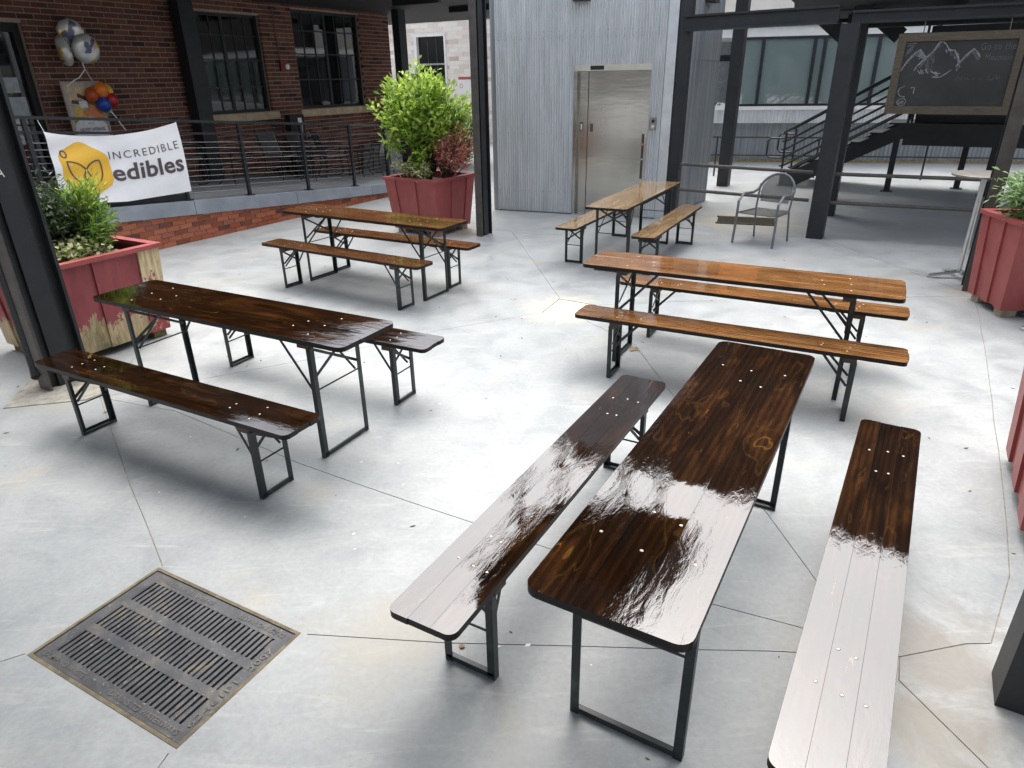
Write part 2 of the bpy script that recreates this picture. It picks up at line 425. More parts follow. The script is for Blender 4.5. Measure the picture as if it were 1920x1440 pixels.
CHALKF = simple('faint_chalk', (.12, .122, .125), .95, 0, .4, 60)
def m_oldwood(q):
    a = q.noise(q.coords((3, 3, 14)), 3, 5, .65, .8)
    q.col(q.ramp(a, [(.3, (.060, .048, .032)), (.7, (.115, .092, .062))])); q.set(rough=.75); q.bump(a, .3, .006)
OLDW = mat('weathered_frame_wood', m_oldwood)
ALU = simple('cast_aluminium', (.62, .62, .63), .3, 1.0, .1, 9)
CHAIRG = simple('grey_chair_paint', (.15, .155, .165), .4, .2)
CHAIRB = simple('dark_bronze_chair', (.03, .029, .028), .35, .3)
CHAIRS_ = simple('highlight_chair_panel', (.30, .295, .285), .3, .3)  # sky highlights on seats and backs put into a lighter grey
def m_grate(q):
    v = q.coords(); a = q.noise(v, 7, 6, .65, .6); b = q.noise(v, 60, 3, .7)
    c = q.ramp(a, [(.35, (.048, .050, .056)), (.55, (.082, .084, .088)), (.72, (.16, .14, .10))])
    c = q.mix(q.ramp(b, [(.64, 0.0), (.70, .7)]), c, (.34, .31, .24))
    q.col(c); q.set(rough=.5, metal=.35); q.bump(b, .4, .003)
GRATE = mat('cast_iron_grate', m_grate)
RUSTY = simple('rust_stained_border', (.15, .125, .08), .85, 0, .45, 18, .5)
PIT = simple('pit_black', (.004, .004, .004), .9)
JOINT = simple('joint_filler', (.27, .24, .19), .9, 0, .4, 20)
TAN = simple('tan_patch', (.62, .56, .42), .8, 0, .2, 30, .3)
PATCH = simple('rough_patch', (.30, .285, .245), .85, 0, .35, 14, .4)

# ------------------------------------------------------------------ text and flat-print helpers
def text_tris(txt, size=1.0, bold=0.0, align='LEFT', space=1.0):
    cu = bpy.data.curves.new('lettering', 'FONT'); cu.body = txt; cu.size = size; cu.offset = bold; cu.align_x = align
    cu.space_character = space; cu.resolution_u = 3
    o = bpy.data.objects.new('lettering', cu); COL.objects.link(o)
    dg = bpy.context.evaluated_depsgraph_get(); me = bpy.data.meshes.new_from_object(o.evaluated_get(dg))
    vs = [v.co.copy() for v in me.vertices]; fs = [list(p.vertices) for p in me.polygons]
    bpy.data.objects.remove(o); bpy.data.curves.remove(cu); bpy.data.meshes.remove(me)
    return vs, fs
def fit_text(txt, x0, x1, y0, y1, bold=0.0, space=1.0):
    vs, fs = text_tris(txt, 1.0, bold, 'LEFT', space)
    a = min(v.x for v in vs); b = max(v.x for v in vs); c = min(v.y for v in vs); d = max(v.y for v in vs)
    return [(x0 + (v.x - a) / (b - a) * (x1 - x0), y0 + (v.y - c) / (d - c) * (y1 - y0)) for v in vs], fs
def ribbon(pts, wd, closed=False):
    P = [Vector(p) for p in pts]; n = len(P); vs = []; fs = []
    for i in range(n):
        a = P[(i - 1) % n] if closed or i > 0 else P[i]; b = P[(i + 1) % n] if closed or i < n - 1 else P[i]
        t = (b - a).normalized(); nn = Vector((-t.y, t.x)) * wd / 2
        vs += [tuple(P[i] + nn), tuple(P[i] - nn)]
    for i in range(n if closed else n - 1):
        j = (i + 1) % n; fs.append([2 * i, 2 * i + 1, 2 * j + 1, 2 * j])
    return vs, fs
def cdt_fill(poly, step):
    """grid-filled polygon so that print can follow a wavy cloth"""
    from math import floor
    vs = [Vector(p) for p in poly]; n = len(vs)
    def inside(x, y):
        c = False
        for i in range(n):
            a, b = vs[i], vs[i - 1]
            if (a.y > y) != (b.y > y) and x < (b.x - a.x) * (y - a.y) / (b.y - a.y) + a.x: c = not c
        return c
    x0 = min(v.x for v in vs); x1 = max(v.x for v in vs); y0 = min(v.y for v in vs); y1 = max(v.y for v in vs)
    pts = list(vs); y = y0 + step * .5
    while y < y1:
        x = x0 + step * .5
        while x < x1:
            if inside(x, y): pts.append(Vector((x, y)))
            x += step
        y += step
    r = delaunay_2d_cdt(pts, [(i, (i + 1) % n) for i in range(n)], [list(range(n))], 1, 1e-6)
    return [tuple(v) for v in r[0]], [list(f) for f in r[2]]

# ================================================================== GROUND
sheet = MB(); sheet.add([(-90, -40, -.06), (90, -40, -.06), (90, 140, -.06), (-90, 140, -.06)], [(0, 1, 2, 3)])
g = sheet.build('ground', CONC2); g['kind'] = 'structure'
GR = [(-1.68, 2.53), (-1.98, 2.03), (-1.2, 1.58), (-.88, 2.10)]   # T L B R corners of the big grate pit
# regular rectangle fitted to those corners
gc = Vector((sum(p[0] for p in GR) / 4, sum(p[1] for p in GR) / 4, 0))
gx = Vector((.88, -.475, 0)).normalized(); gy = Vector((-gx.y, gx.x, 0)); GW, GH = .905, .595
def grp(u, v, z=0.0): return gc + gx * u * GW / 2 + gy * v * GH / 2 + Vector((0, 0, z))
SQ = [(.5, 6.65), (.3, 6.21), (.69, 6.0), (.86, 6.42)]
JO = [[(-1.68, 2.55), (-2.19, 3.25), (-2.67, 3.94), (-3.02, 4.44)],
      [(-3.02, 4.44), (-2.36, 4.2), (-1.29, 3.47), (-.22, 2.85), (.2, 2.61), (.84, 2.24), (1.16, 2.1), (1.5, 1.93)],
      [(-.865, 2.10), (-.28, 2.04), (.28, 2.01), (1.0, 1.97), (1.5, 1.93)],
      [(4.7, 6.5), (3.72, 4.81), (2.73, 3.16), (2.24, 2.38), (1.9, 1.99)],
      [(-.2, 10.17), (.04, 9.96), (.51, 6.67)], [(.29, 6.21), (-.63, 5.77), (-1.5, 5.2), (-3.02, 4.44)],
      [(.69, 5.98), (1.05, 5.33), (1.15, 4.33), (1.32, 2.87), (1.36, 2.37), (1.5, 1.93)],
      [(1.5, 1.93), (1.8, 1.99), (1.9, 1.99)], [(1.5, 1.93), (1.44, 1.82), (1.49, 1.65), (1.58, 1.35), (1.75, .6)],
      [(-1.2, 1.565), (-1.25, 1.3), (-1.4, .6)], [(-1.99, 2.02), (-2.4, 1.8), (-4, 1.0)],
      [(-3.02, 4.44), (-3.22, 4.39), (-3.61, 4.29), (-3.72, 4.76)], [(-3.61, 4.29), (-6.5, 3.2)],
      [(.87, 6.42), (2.6, 6.55), (4.7, 6.5)], [(-2.26, 6.9), (-.87, 8.56), (.1, 9.5)], [(-2.26, 6.9), (-3.3, 6.0), (-3.02, 4.44)],
      [(4.7, 6.5), (5.6, 6.3)], [(-.2, 10.17), (.42, 9.74), (2.4, 9.6)], [(2.4, 9.6), (4.3, 9.3)], [(4.7, 6.5), (4.3, 9.3)]]
rj = random.Random(3)
JP = []
for ln in JO:
    o = [Vector(ln[0])]
    for a, b in zip(ln[:-1], ln[1:]):
        a = Vector(a); b = Vector(b); k = max(1, int((b - a).length / .35))
        nn = Vector((-(b - a).y, (b - a).x)).normalized()
        for i in range(1, k + 1):
            p = a.lerp(b, i / k)
            o.append(p + nn * rj.uniform(-.006, .006) if i < k else p)
    JP.append(o)
pts = []; edges = []; faces = []
def addpoly(ps):
    b = len(pts); pts.extend(Vector(p) for p in ps); faces.append([b + i for i in range(len(ps))])
outer = [(-40, -12), (40, -12), (40, 60), (-40, 60)]
addpoly(outer)
addpoly([tuple(grp(u, v)[:2]) for u, v in ((-1, -1), (1, -1), (1, 1), (-1, 1))])
addpoly(SQ[::-1] if ((Vector(SQ[1]) - Vector(SQ[0])).cross(Vector(SQ[2]) - Vector(SQ[1])) < 0) else SQ)
nb = len(faces)
JW = .0024
for o in JP:
    for a, b in zip(o[:-1], o[1:]):
        t = (b - a).normalized(); nn = Vector((-t.y, t.x)) * JW; a2 = a - t * JW; b2 = b + t * JW
        addpoly([a2 - nn, b2 - nn, b2 + nn, a2 + nn])
# extra vertices keep triangles well shaped
rv = delaunay_2d_cdt(pts, [], faces, 0, 1e-5)
V2, E2_, F2, of = rv[0], rv[1], rv[2], rv[5]
cls = []
for i, f in enumerate(F2):
    src = set(of[i])
    cls.append('pit' if 1 in src else 'sq' if 2 in src else 'joint' if any(k >= 3 for k in src) else 'slab' if 0 in src else None)
ed = {}
for i, f in enumerate(F2):
    if cls[i] != 'slab': continue
    for a, b in zip(f, f[1:] + f[:1] if isinstance(f, list) else list(f[1:]) + [f[0]]): ed.setdefault((min(a, b), max(a, b)), []).append(i)
nbv = {}
for k, l in ed.items():
    if len(l) == 2: nbv.setdefault(l[0], []).append(l[1]); nbv.setdefault(l[1], []).append(l[0])
seen = set(); comps = []
for i in range(len(F2)):
    if cls[i] != 'slab' or i in seen: continue
    st = [i]; seen.add(i); cp = []
    while st:
        x = st.pop(); cp.append(x)
        for y in nbv.get(x, []):
            if y not in seen: seen.add(y); st.append(y)
    comps.append(cp)
comps.sort(key=len, reverse=True)
floor = bpy.data.objects.new('courtyard_floor', None); link(floor); floor['kind'] = 'structure'
def slab_obj(cp, name):
    mp = {}; vs = []; fs = []; cnt = {}
    for i in cp:
        q = []
        for a in F2[i]:
            if a not in mp: mp[a] = len(vs); vs.append((V2[a].x, V2[a].y, 0))
            q.append(mp[a])
        fs.append(q)
        for a, b in zip(q, q[1:] + q[:1]): cnt[(a, b)] = 1
    base = len(vs); vs += [(x, y, -.014) for x, y, z in vs]
    for (a, b) in list(cnt):
        if (b, a) not in cnt: fs.append([b, a, base + a, base + b])
    m = MB(); m.add(vs, fs); return m.build(name, CONC, floor)
small = [c for c in comps if len(c) >= 1]
for cp in small: slab_obj(cp, 'slab')
jm = MB()
for i, f in enumerate(F2):
    if cls[i] == 'joint': jm.add([(V2[a].x, V2[a].y, -.004) for a in f], [list(range(len(f)))])
j = jm.build('joint_filler', JOINT, floor); j['kind'] = 'stuff'

# big cast iron drain grate in its pit
pit = MB()
z0 = -.03
c4 = [grp(u, v) for u, v in ((-1, -1), (1, -1), (1, 1), (-1, 1))]
dn = [p + Vector((0, 0, -.35)) for p in c4]
pit.add([p + Vector((0, 0, -.002)) for p in c4] + dn, [(7, 6, 5, 4)] + [(i, i + 4, (i + 1) % 4 + 4, (i + 1) % 4) for i in range(4)])
dg = thing('drain_grate', 'large cast iron slotted drain grate set in the concrete floor, tan rusty rim', 'drain', tuple(gc), math.atan2(gx.y, gx.x))
pit.build('pit', PIT, dg, world=True)
def gl(u, v, z=0.0): return Vector((u, v, z))
rim = MB()
hw, hh, t = GW / 2, GH / 2, .015
for (a, b) in ((gl(-hw, -hh + t / 2), gl(hw, -hh + t / 2)), (gl(-hw, hh - t / 2), gl(hw, hh - t / 2))): rim.bar(a + Vector((0, 0, -.02)), b + Vector((0, 0, -.02)), t, .044)
for (a, b) in ((gl(-hw + t / 2, -hh + t), gl(-hw + t / 2, hh - t)), (gl(hw - t / 2, -hh + t), gl(hw - t / 2, hh - t))): rim.bar(a + Vector((0, 0, -.02)), b + Vector((0, 0, -.02)), t, .044)
rim.build('rim', RUSTY, dg)
pw, ph = hw - t - .003, hh - t - .003
plate = MB(); zt = -.012; th = .018
rows = 3; sx = .0  # slots run across the short side
ml = .05; mr = .05; mtop = .055; band = .042
rl = (2 * ph - 2 * mtop - 2 * band) / 3
def strip(x0, x1, y0, y1, z=zt): plate.box(((x0 + x1) / 2, (y0 + y1) / 2, z), (x1 - x0, y1 - y0, th))
strip(-pw, -pw + ml, -ph, ph); strip(pw - mr, pw, -ph, ph)
y = -ph; strip(-pw + ml, pw - mr, y, y + mtop); y += mtop
rowy = []
for r in range(3):
    rowy.append((y, y + rl)); y += rl
    strip(-pw + ml, pw - mr, y, y + (band if r < 2 else mtop)); y += band if r < 2 else mtop
plate.build('frame_plate', GRATE, dg)
nsl = 28; pitch = (2 * pw - ml - mr) / nsl
rg = random.Random(5)
for (ya, yb) in rowy:
    bars = MB()
    for k in range(nsl + 1):
        x = -pw + ml + k * pitch; wb = pitch * .56
        if k == 0: bars.box((x + wb / 4, (ya + yb) / 2, zt - .001), (wb / 2, yb - ya, th))
        elif k == nsl: bars.box((x - wb / 4, (ya + yb) / 2, zt - .001), (wb / 2, yb - ya, th))
        else: bars.box((x, (ya + yb) / 2, zt - .001), (wb, yb - ya, th))
    for k in range(nsl):   # dirt clogging some slots
        if rg.random() < .35 or k < 5:
            x = -pw + ml + (k + .5) * pitch; l = rg.uniform(.02, .6) * (yb - ya); yy = rg.choice([ya + l / 2, yb - l / 2])
            bars.box((x, yy, zt - .006), (pitch * .5, l, th * .8))
    bars.build('slot_bars', GRATE, dg, kind='stuff')
lt = MB()
def cast(txt, x0, x1, yc, h, rot):
    vs, fs = fit_text(txt, x0, x1, 0, h, .01)
    for v in vs: pass
    c, s_ = math.cos(rot), math.sin(rot); xm = (x0 + x1) / 2
    b = [((v[0] - xm) * c - (v[1] - h / 2) * s_, (v[0] - xm) * s_ + (v[1] - h / 2) * c) for v in vs]
    return b, fs, xm
for txt, x0, x1, yc, rot in (('DUMP NO WASTE', -.40, -.14, -ph + .026, 0), ('DRAINS TO WATERWAYS', .02, .40, -ph + .026, 0), ('DUMP NO WASTE', .14, .40, ph - .026, math.pi), ('DRAINS TO WATERWAYS', -.40, -.02, ph - .026, math.pi)):
    b, fs, xm = cast(txt, x0, x1, yc, .024, rot)
    lt.add([(x + xm, y + yc, zt + th / 2 + .003) for x, y in b], fs)
for txt, y0, y1, xc in (('62461P1', -.22, 0.0, pw - .025), ('2007', .06, .18, pw - .025)):
    b, fs, xm = cast(txt, y0, y1, 0, .026, math.pi / 2)
    lt.add([(x + xc, y + xm, zt + th / 2 + .003) for x, y in b], fs)
lt.build('cast_lettering', simple('worn_cast_letters', (.14, .135, .12), .6, .2), dg, kind='stuff')
# small square cover in the middle of the yard
m = MB(); sv = [Vector((*p, 0)) for p in SQ]; sc = sum(sv, Vector()) / 4
sqt = thing('drain_cover', 'tan square floor drain cover where floor joints meet, left of the orange-brown table', 'drain', tuple(sc))
sq_in = [sc + (p - sc) * .965 for p in sv]
if (sv[1] - sv[0]).cross(sv[2] - sv[1]).z < 0: sq_in.reverse()
m.prism([tuple((p)[:2]) for p in sq_in], -.03, -.003)
m.build('cover_plate', TAN, sqt, world=True)
# rough concrete patch round the left column
m = MB(); m.prism([(-3.62, 4.28), (-3.1, 4.40), (-3.03, 4.52), (-3.2, 4.98), (-3.75, 4.78)], .0005, .006)
m.build('floor_patch', PATCH)['kind'] = 'structure'

# ================================================================== PATIO, LOW BRICK WALL, RAILING
pm = MB()
sA, sB = -4.5, 7.6
ring = [(sA, -.0), (sB, -.0), (sB, 3.42), (sA, 3.42)]
top = [PW(s, n, ramp(s)) for s, n in ring]; bot = [PW(s, n, -.05) for s, n in ring]
top = [PW(s, n + (.30 if k < 2 else 0), ramp(s)) for k, (s, n) in enumerate(ring)]
bot = [Vector((p.x, p.y, -.05)) for p in top]
pm.hexa(bot[:2] + bot[2:] + top)
p = pm.build('patio_floor', CONC2); p['kind'] = 'structure'

def frustum_pts(a, b, c_, d_): return [a, b, c_, d_]
UB = MB().box((0, 0, 0), (1, 1, 1)).build('brick', BRICK); COL.objects.unlink(UB)
UBL = MB().box((0, 0, 0), (1, 1, 1)).build('brick', BRICKL); COL.objects.unlink(UBL)
UBW = MB().box((0, 0, 0), (1, 1, 1)).build('brick', BRICKW); COL.objects.unlink(UBW)
def in_view(P, mx=20):
    d = P - Vector((0, 0, CAMH)); z = d.dot(fw)
    if z < .2: return None
    x = 960 + FPX * d.dot(rr) / z; y = 720 - FPX * d.dot(uu) / z
    return (x, y, z) if -mx < x < 1920 + mx and -mx < y < 1440 + mx else None
def brickwork(parent, unit, O, T, s0, s1, z0, ztop, holes=(), course=.0677, blen=.203, gap=.010, depth=.05, nmax=300, keep=None, seed=1, proud=.0):
    """O foot point, T unit vector along the wall, outward normal = T x z (right hand side). ztop may be a function of s."""
    rb = random.Random(seed); N = Vector((T.y, -T.x, 0))
    full = []; joined = MB(); r = 0; z = z0
    zt = ztop if callable(ztop) else (lambda s: ztop)
    bh = course - gap; bw = blen - gap
    rz = math.atan2(T.y, T.x)
    while True:
        zb = z0 + r * course
        if zb > max(zt(s0), zt(s1)): break
        s = s0 - (blen / 2 if r % 2 else 0)
        while s < s1:
            a, b = max(s, s0), min(s + bw, s1)
            c = (a + b) / 2; zh = min(zb + bh, zt(c)); 
            spans = [(a, b)]
            for (h0, h1, hz0, hz1) in holes:
                if zb + bh > hz0 + .005 and zb < hz1 - .005:
                    ns = []
                    for (x, y_) in spans:
                        if y_ <= h0 or x >= h1: ns.append((x, y_)); continue
                        if x < h0: ns.append((x, h0))
                        if y_ > h1: ns.append((h1, y_))
                    spans = ns
            for (x, y_) in spans:
                if y_ - x < .02 or zh - zb < .012: continue
                off = rb.uniform(-.003, .004) + proud
                ctr = O + T * ((x + y_) / 2) + Vector((0, 0, (zb + zh) / 2)) + N * (off - depth / 2 + .008)
                full.append((ctr, y_ - x, zh - zb))
            s += blen
        r += 1
    vis = []
    for k, (c, l, h) in enumerate(full):
        q = in_view(c)
        if q and (keep is None or keep(q)): vis.append((q[2], k))
    vis.sort(); ind = set(k for _, k in vis[:nmax])
    inv = WM[parent].inverted()
    for k, (c, l, h) in enumerate(full):
        if k in ind:
            inst(unit, 'brick', parent, inv @ c, (0, 0, rz + rb.uniform(-.004, .004)), (l, depth, h))
        else: joined.box(c, (l, depth, h), T)
    if joined.v: joined.build('brickwork', unit.data.materials[0], parent, world=True, kind='stuff')

rwt = thing('retaining_wall', 'low orange-red brick wall with painted grey coping edging the raised patio', 'wall', tuple(PW(0, 0)))
cop_th = lambda s: .185 if s < 3 else .185 - .02 * (s - 3)
core = MB(); sa, sb = -4.2, 5.6
core.hexa([PW(sa, .30, -.05), PW(sa, .004, -.05), PW(sb, .004, -.05), PW(sb, .30, -.05), PW(sa, .30, ramp(sa) - .19), PW(sa, .004, ramp(sa) - .19), PW(sb, .004, max(.005, ramp(sb) - .16)), PW(sb, .30, max(.005, ramp(sb) - .16))])
core.build('mortar_core', MORTAR, rwt, world=True)
s = sa
for k, ln in enumerate((2.3, 2.35, 1.9, 1.85, 1.45)):   # coping lengths
    a, b = s, s + ln - .008; s += ln
    cm = MB()
    za, zb_ = ramp(a), ramp(b)
    cm.hexa([PW(a, .30, za - cop_th(a)), PW(a, -.035, za - cop_th(a)), PW(b, -.035, zb_ - cop_th(b)), PW(b, .30, zb_ - cop_th(b)), PW(a, .30, za + .003), PW(a, -.03, za + .003), PW(b, -.03, zb_ + .003), PW(b, .30, zb_ + .003)])
    cm.build('coping', COPING, rwt, world=True)
brickwork(rwt, UBL, PW(0, 0), D, sa, sb, .005, lambda s: ramp(s) - cop_th(s) - .002, depth=.06, nmax=300, keep=lambda q: q[0] > 205, seed=4)

rail = thing('cable_railing', 'dark metal cable railing standing along the patio edge', 'railing', tuple(PW(0, .08, ramp(0))))
def rtop(s): return ramp(s) + 1.05
posts = [-3.0, -1.42, .43, 1.5, 2.72, 3.85]
rn = .07
for s in posts:
    b = PW(s, rn, ramp(s) + .003)
    m = MB().box(b + Vector((0, 0, .52)), (.045, .045, 1.04), D); m.box(b + Vector((0, 0, .008)), (.11, .11, .014), D)
    m.build('post', STEEL, rail, world=True)
last = PW(6.2, 1.25, ramp(6.2))
m = MB().box(last + Vector((0, 0, .56)), (.06, .06, 1.12), D); m.box(last + Vector((0, 0, .008)), (.12, .12, .014), D); m.build('post', STEEL, rail, world=True)
path = [PW(-4.2, rn), PW(3.85, rn), PW(6.2, 1.25)]; ss = [-4.2, 3.85, 6.2]
def run(h, wd, ht, name, mt, rnd=False):
    m = MB(); P = [p + Vector((0, 0, ramp(s) + h)) for p, s in zip(path, ss)]
    mid = [P[0].lerp(P[1], i / 8) for i in range(9)]
    pl = mid + [P[2]]
    if rnd: m.tube(pl, wd / 2, 5)
    else:
        m.bar(P[0], P[1], wd, ht); m.bar(P[1], P[2], wd, ht)
    return m.build(name, mt, rail, world=True)
run(1.06, .05, .035, 'top_rail', STEEL); run(.90, .032, .03, 'upper_rail', STEEL)
for k in range(10): run(.10 + k * .076, .009, .009, 'cable', simple('dull_cable', (.16, .16, .165), .4, .6) if k == 0 else bpy.data.materials['dull_cable'], True)
m = MB().bar(PW(-1.42, rn, ramp(-1.42) + .05), PW(.43, rn, ramp(.43) + .05), .012, .09); m.build('toe_bar', STEEL, rail, world=True)

# ================================================================== BRICK BUILDING BEHIND THE PATIO
WN = 3.4
def WP(s, z, out=0.0): return PW(s, WN - out, z)
bb = thing('brick_building', 'dark red brick building with tall steel factory windows behind the patio', 'building', tuple(WP(4, 0)))
HB = 4.4
W1 = (3.40, 5.15, 1.50, 3.30); W2 = (6.02, 8.14, 1.50, 3.48); DR = (-.75, .56, ramp(0), 2.95)
WLEFT, WRIGHT = -9.0, 9.22
HOLES = [W1, W2, DR]
body = MB()
TH = .30
def wall_boxes(m, s0, s1, z0, z1, holes, out=0.0):
    xs = sorted(set([s0, s1] + [h[0] for h in holes] + [h[1] for h in holes])); zs = sorted(set([z0, z1] + [h[2] for h in holes] + [h[3] for h in holes]))
    for a, b in zip(xs[:-1], xs[1:]):
        for c, d_ in zip(zs[:-1], zs[1:]):
            mx, mz = (a + b) / 2, (c + d_) / 2
            if any(h[0] < mx < h[1] and h[2] < mz < h[3] for h in holes): continue
            m.hexa([WP(a, c, out - TH), WP(a, c, out), WP(b, c, out), WP(b, c, out - TH), WP(a, d_, out - TH), WP(a, d_, out), WP(b, d_, out), WP(b, d_, out - TH)])
wall_boxes(body, WLEFT, WRIGHT, -.05, HB, HOLES)
rt = MB()   # return wall going back from the right corner
body.hexa([WP(WRIGHT - TH, -.05, -6), WP(WRIGHT - TH, -.05, -TH), WP(WRIGHT, -.05, -TH), WP(WRIGHT, -.05, -6), WP(WRIGHT - TH, HB, -6), WP(WRIGHT - TH, HB, -TH), WP(WRIGHT, HB, -TH), WP(WRIGHT, HB, -6)])
body.build('wall', MORTARD, bb, world=True)
brickwork(bb, UB, PW(0, WN), D, WLEFT + .02, WRIGHT, 0.02, HB, holes=[(a - .0, b + .0, c - .16 if c > 1 else c, d_) for a, b, c, d_ in HOLES], course=.083, blen=.25, gap=.015, depth=.06, nmax=300, seed=8)
fl = MB().hexa([WP(WLEFT, HB + .002, -6), WP(WLEFT, HB + .002, .05), WP(WRIGHT, HB + .002, .05), WP(WRIGHT, HB + .002, -6), WP(WLEFT, HB + .2, -6), WP(WLEFT, HB + .2, .05), WP(WRIGHT, HB + .2, .05), WP(WRIGHT, HB + .2, -6)])
fl.build('roof', COPING, bb, world=True)
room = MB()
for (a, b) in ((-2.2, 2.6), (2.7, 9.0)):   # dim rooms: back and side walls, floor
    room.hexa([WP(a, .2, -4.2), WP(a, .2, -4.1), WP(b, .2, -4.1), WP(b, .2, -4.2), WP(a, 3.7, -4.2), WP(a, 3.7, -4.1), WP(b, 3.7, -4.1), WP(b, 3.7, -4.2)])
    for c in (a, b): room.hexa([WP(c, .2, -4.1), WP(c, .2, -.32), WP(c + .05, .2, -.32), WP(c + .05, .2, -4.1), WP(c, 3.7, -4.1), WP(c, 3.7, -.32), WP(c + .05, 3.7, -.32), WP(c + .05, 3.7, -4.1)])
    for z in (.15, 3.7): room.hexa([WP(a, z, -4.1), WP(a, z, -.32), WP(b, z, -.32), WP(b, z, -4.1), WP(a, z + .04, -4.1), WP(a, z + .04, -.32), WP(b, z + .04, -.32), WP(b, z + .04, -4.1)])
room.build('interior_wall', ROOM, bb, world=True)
ip = MB()   # pale partitions and doors standing inside
for a, b, z0, z1, o_ in ((3.5, 3.85, .3, 2.35, -.42), (4.0, 4.12, .3, 2.4, -.5), (6.1, 6.75, .3, 2.5, -.40), (6.8, 7.05, .3, 2.5, -.5), (7.2, 7.3, .3, 2.5, -.45)):
    ip.hexa([WP(a, z0, o_ - .06), WP(a, z0, o_), WP(b, z0, o_), WP(b, z0, o_ - .06), WP(a, z1, o_ - .06), WP(a, z1, o_), WP(b, z1, o_), WP(b, z1, o_ - .06)])
ip.build('interior_partition', WHITE, bb, world=True)
def factory_window(rect, nx, zrows, big, name='window'):
    a, b, c, d_ = rect
    fr = MB(); o_ = -.12; w_ = .055
    def bx(m, s0, s1, z0, z1, oa, ob): m.hexa([WP(s0, z0, oa), WP(s0, z0, ob), WP(s1, z0, ob), WP(s1, z0, oa), WP(s0, z1, oa), WP(s0, z1, ob), WP(s1, z1, ob), WP(s1, z1, oa)])
    bx(fr, a + .002, a + w_, c, d_, o_ - .05, o_ + .03); bx(fr, b - w_, b - .002, c, d_, o_ - .05, o_ + .03)
    bx(fr, a + w_, b - w_, c, c + w_, o_ - .05, o_ + .028); bx(fr, a + w_, b - w_, d_ - w_, d_, o_ - .05, o_ + .028)
    f = fr.build(name, STEEL, bb, world=True)
    xs = [a + w_ + (b - a - 2 * w_) * i / nx for i in range(1, nx)]
    for i, x in enumerate(xs):
        wd = .035 if i in big else .012
        mm = MB(); bx(mm, x - wd, x + wd, c + w_, d_ - w_, o_ - .02, o_ + (.02 if i in big else .012)); mm.build('muntin', STEEL, f, world=True)
    for z in zrows:
        mm = MB(); bx(mm, a + w_, b - w_, z - .013, z + .013, o_ - .018, o_ + .016); mm.build('muntin', STEEL, f, world=True)
    gx_ = [a + w_] + xs + [b - w_]; gz = [c + w_] + list(zrows) + [d_ - w_]
    for x0, x1 in zip(gx_[:-1], gx_[1:]):
        for z0, z1 in zip(gz[:-1], gz[1:]):
            mm = MB(); bx(mm, x0 + .004, x1 - .004, z0 + .004, z1 - .004, o_ - .006, o_ - .002); mm.build('pane', GLASS, f, world=True)
    mm = MB(); hgt = .155
    p8 = [WP(a - .10, c - hgt, -.16), WP(a - .10, c - hgt, .06), WP(b + .14, c - hgt, .06), WP(b + .14, c - hgt, -.16), WP(a - .10, c - .003, -.16), WP(a - .10, c - .012, .055), WP(b + .14, c - .012, .055), WP(b + .14, c - .003, -.16)]
    mm.hexa(p8); mm.build('sill', STONE, f, world=True)
    return f
wf1 = factory_window(W1, 6, (1.98, 2.48, 2.92), (2,))
wf2 = factory_window(W2, 6, (2.10, 2.62, 3.08), (2,))
for f, lst in ((wf2, ((7.28, 7.55, 1.62, 2.02), (7.58, 7.75, 1.66, 2.05), (6.98, 7.05, 1.6, 1.9))), (wf1, ((4.35, 4.6, 1.6, 1.9),))):
    for a, b, z0, z1 in lst:
        mm = MB(); mm.hexa([WP(a, z0, -.14), WP(a, z0, -.136), WP(b, z0, -.136), WP(b, z0, -.14), WP(a, z1, -.14), WP(a, z1, -.136), WP(b, z1, -.136), WP(b, z1, -.14)]); mm.build('paper_notice', WHITE, f, world=True)
# dark glazed door at the far left
dm = MB(); a, b, c, d_ = DR
def bx(m, s0, s1, z0, z1, oa, ob): m.hexa([WP(s0, z0, oa), WP(s0, z0, ob), WP(s1, z0, ob), WP(s1, z0, oa), WP(s0, z1, oa), WP(s0, z1, ob), WP(s1, z1, ob), WP(s1, z1, oa)])
bx(dm, a + .003, a + .1, c, d_, -.24, -.12); bx(dm, b - .1, b - .003, c, d_, -.24, -.12); bx(dm, a + .1, b - .1, d_ - .12, d_, -.24, -.12); bx(dm, a + .1, b - .1, c, c + .25, -.24, -.12)
dd = dm.build('door', BLK, bb, world=True)
mm = MB(); bx(mm, a + .1, b - .1, c + .25, d_ - .12, -.20, -.19); mm.build('pane', GLASS, dd, world=True)
for (s0, s1, z0, z1) in ((.12, .40, 1.62, 1.92), (.08, .36, 1.98, 2.2), (-.42, -.28, 1.4, 2.3)):
    mm = MB(); bx(mm, s0, s1, z0, z1, -.188, -.183); mm.build('paper_notice', GREYP, dd, world=True)
# fire bell and conduit on the pier
fa = thing('fire_bell', 'small red fire alarm bell with white cap and conduit on the brick pier between windows', 'alarm', tuple(WP(5.58, 2.38, .02)))
m = MB(); bx(m, 5.50, 5.68, 2.28, 2.48, .012, .07); m.build('red_box', simple('alarm_red', (.18, .02, .02), .4), fa, world=True)
m = MB(); m.lathe((0, 0, 0), [(.055, 0), (.055, .02), (.03, .035)], 12); m.xf(Matrix.Translation(WP(5.66, 2.36, .071)) @ Ee.to_track_quat('Z', 'Y').to_matrix().to_4x4()); m.build('cap', WHITE, fa, world=True)
m = MB(); m.tube([WP(5.53, 2.482, .03), WP(5.5, 3.4, .03), WP(5.5, 3.45, .03)], .013, 6); m.build('conduit', simple('conduit_paint', (.22, .10, .08), .6), fa, world=True)
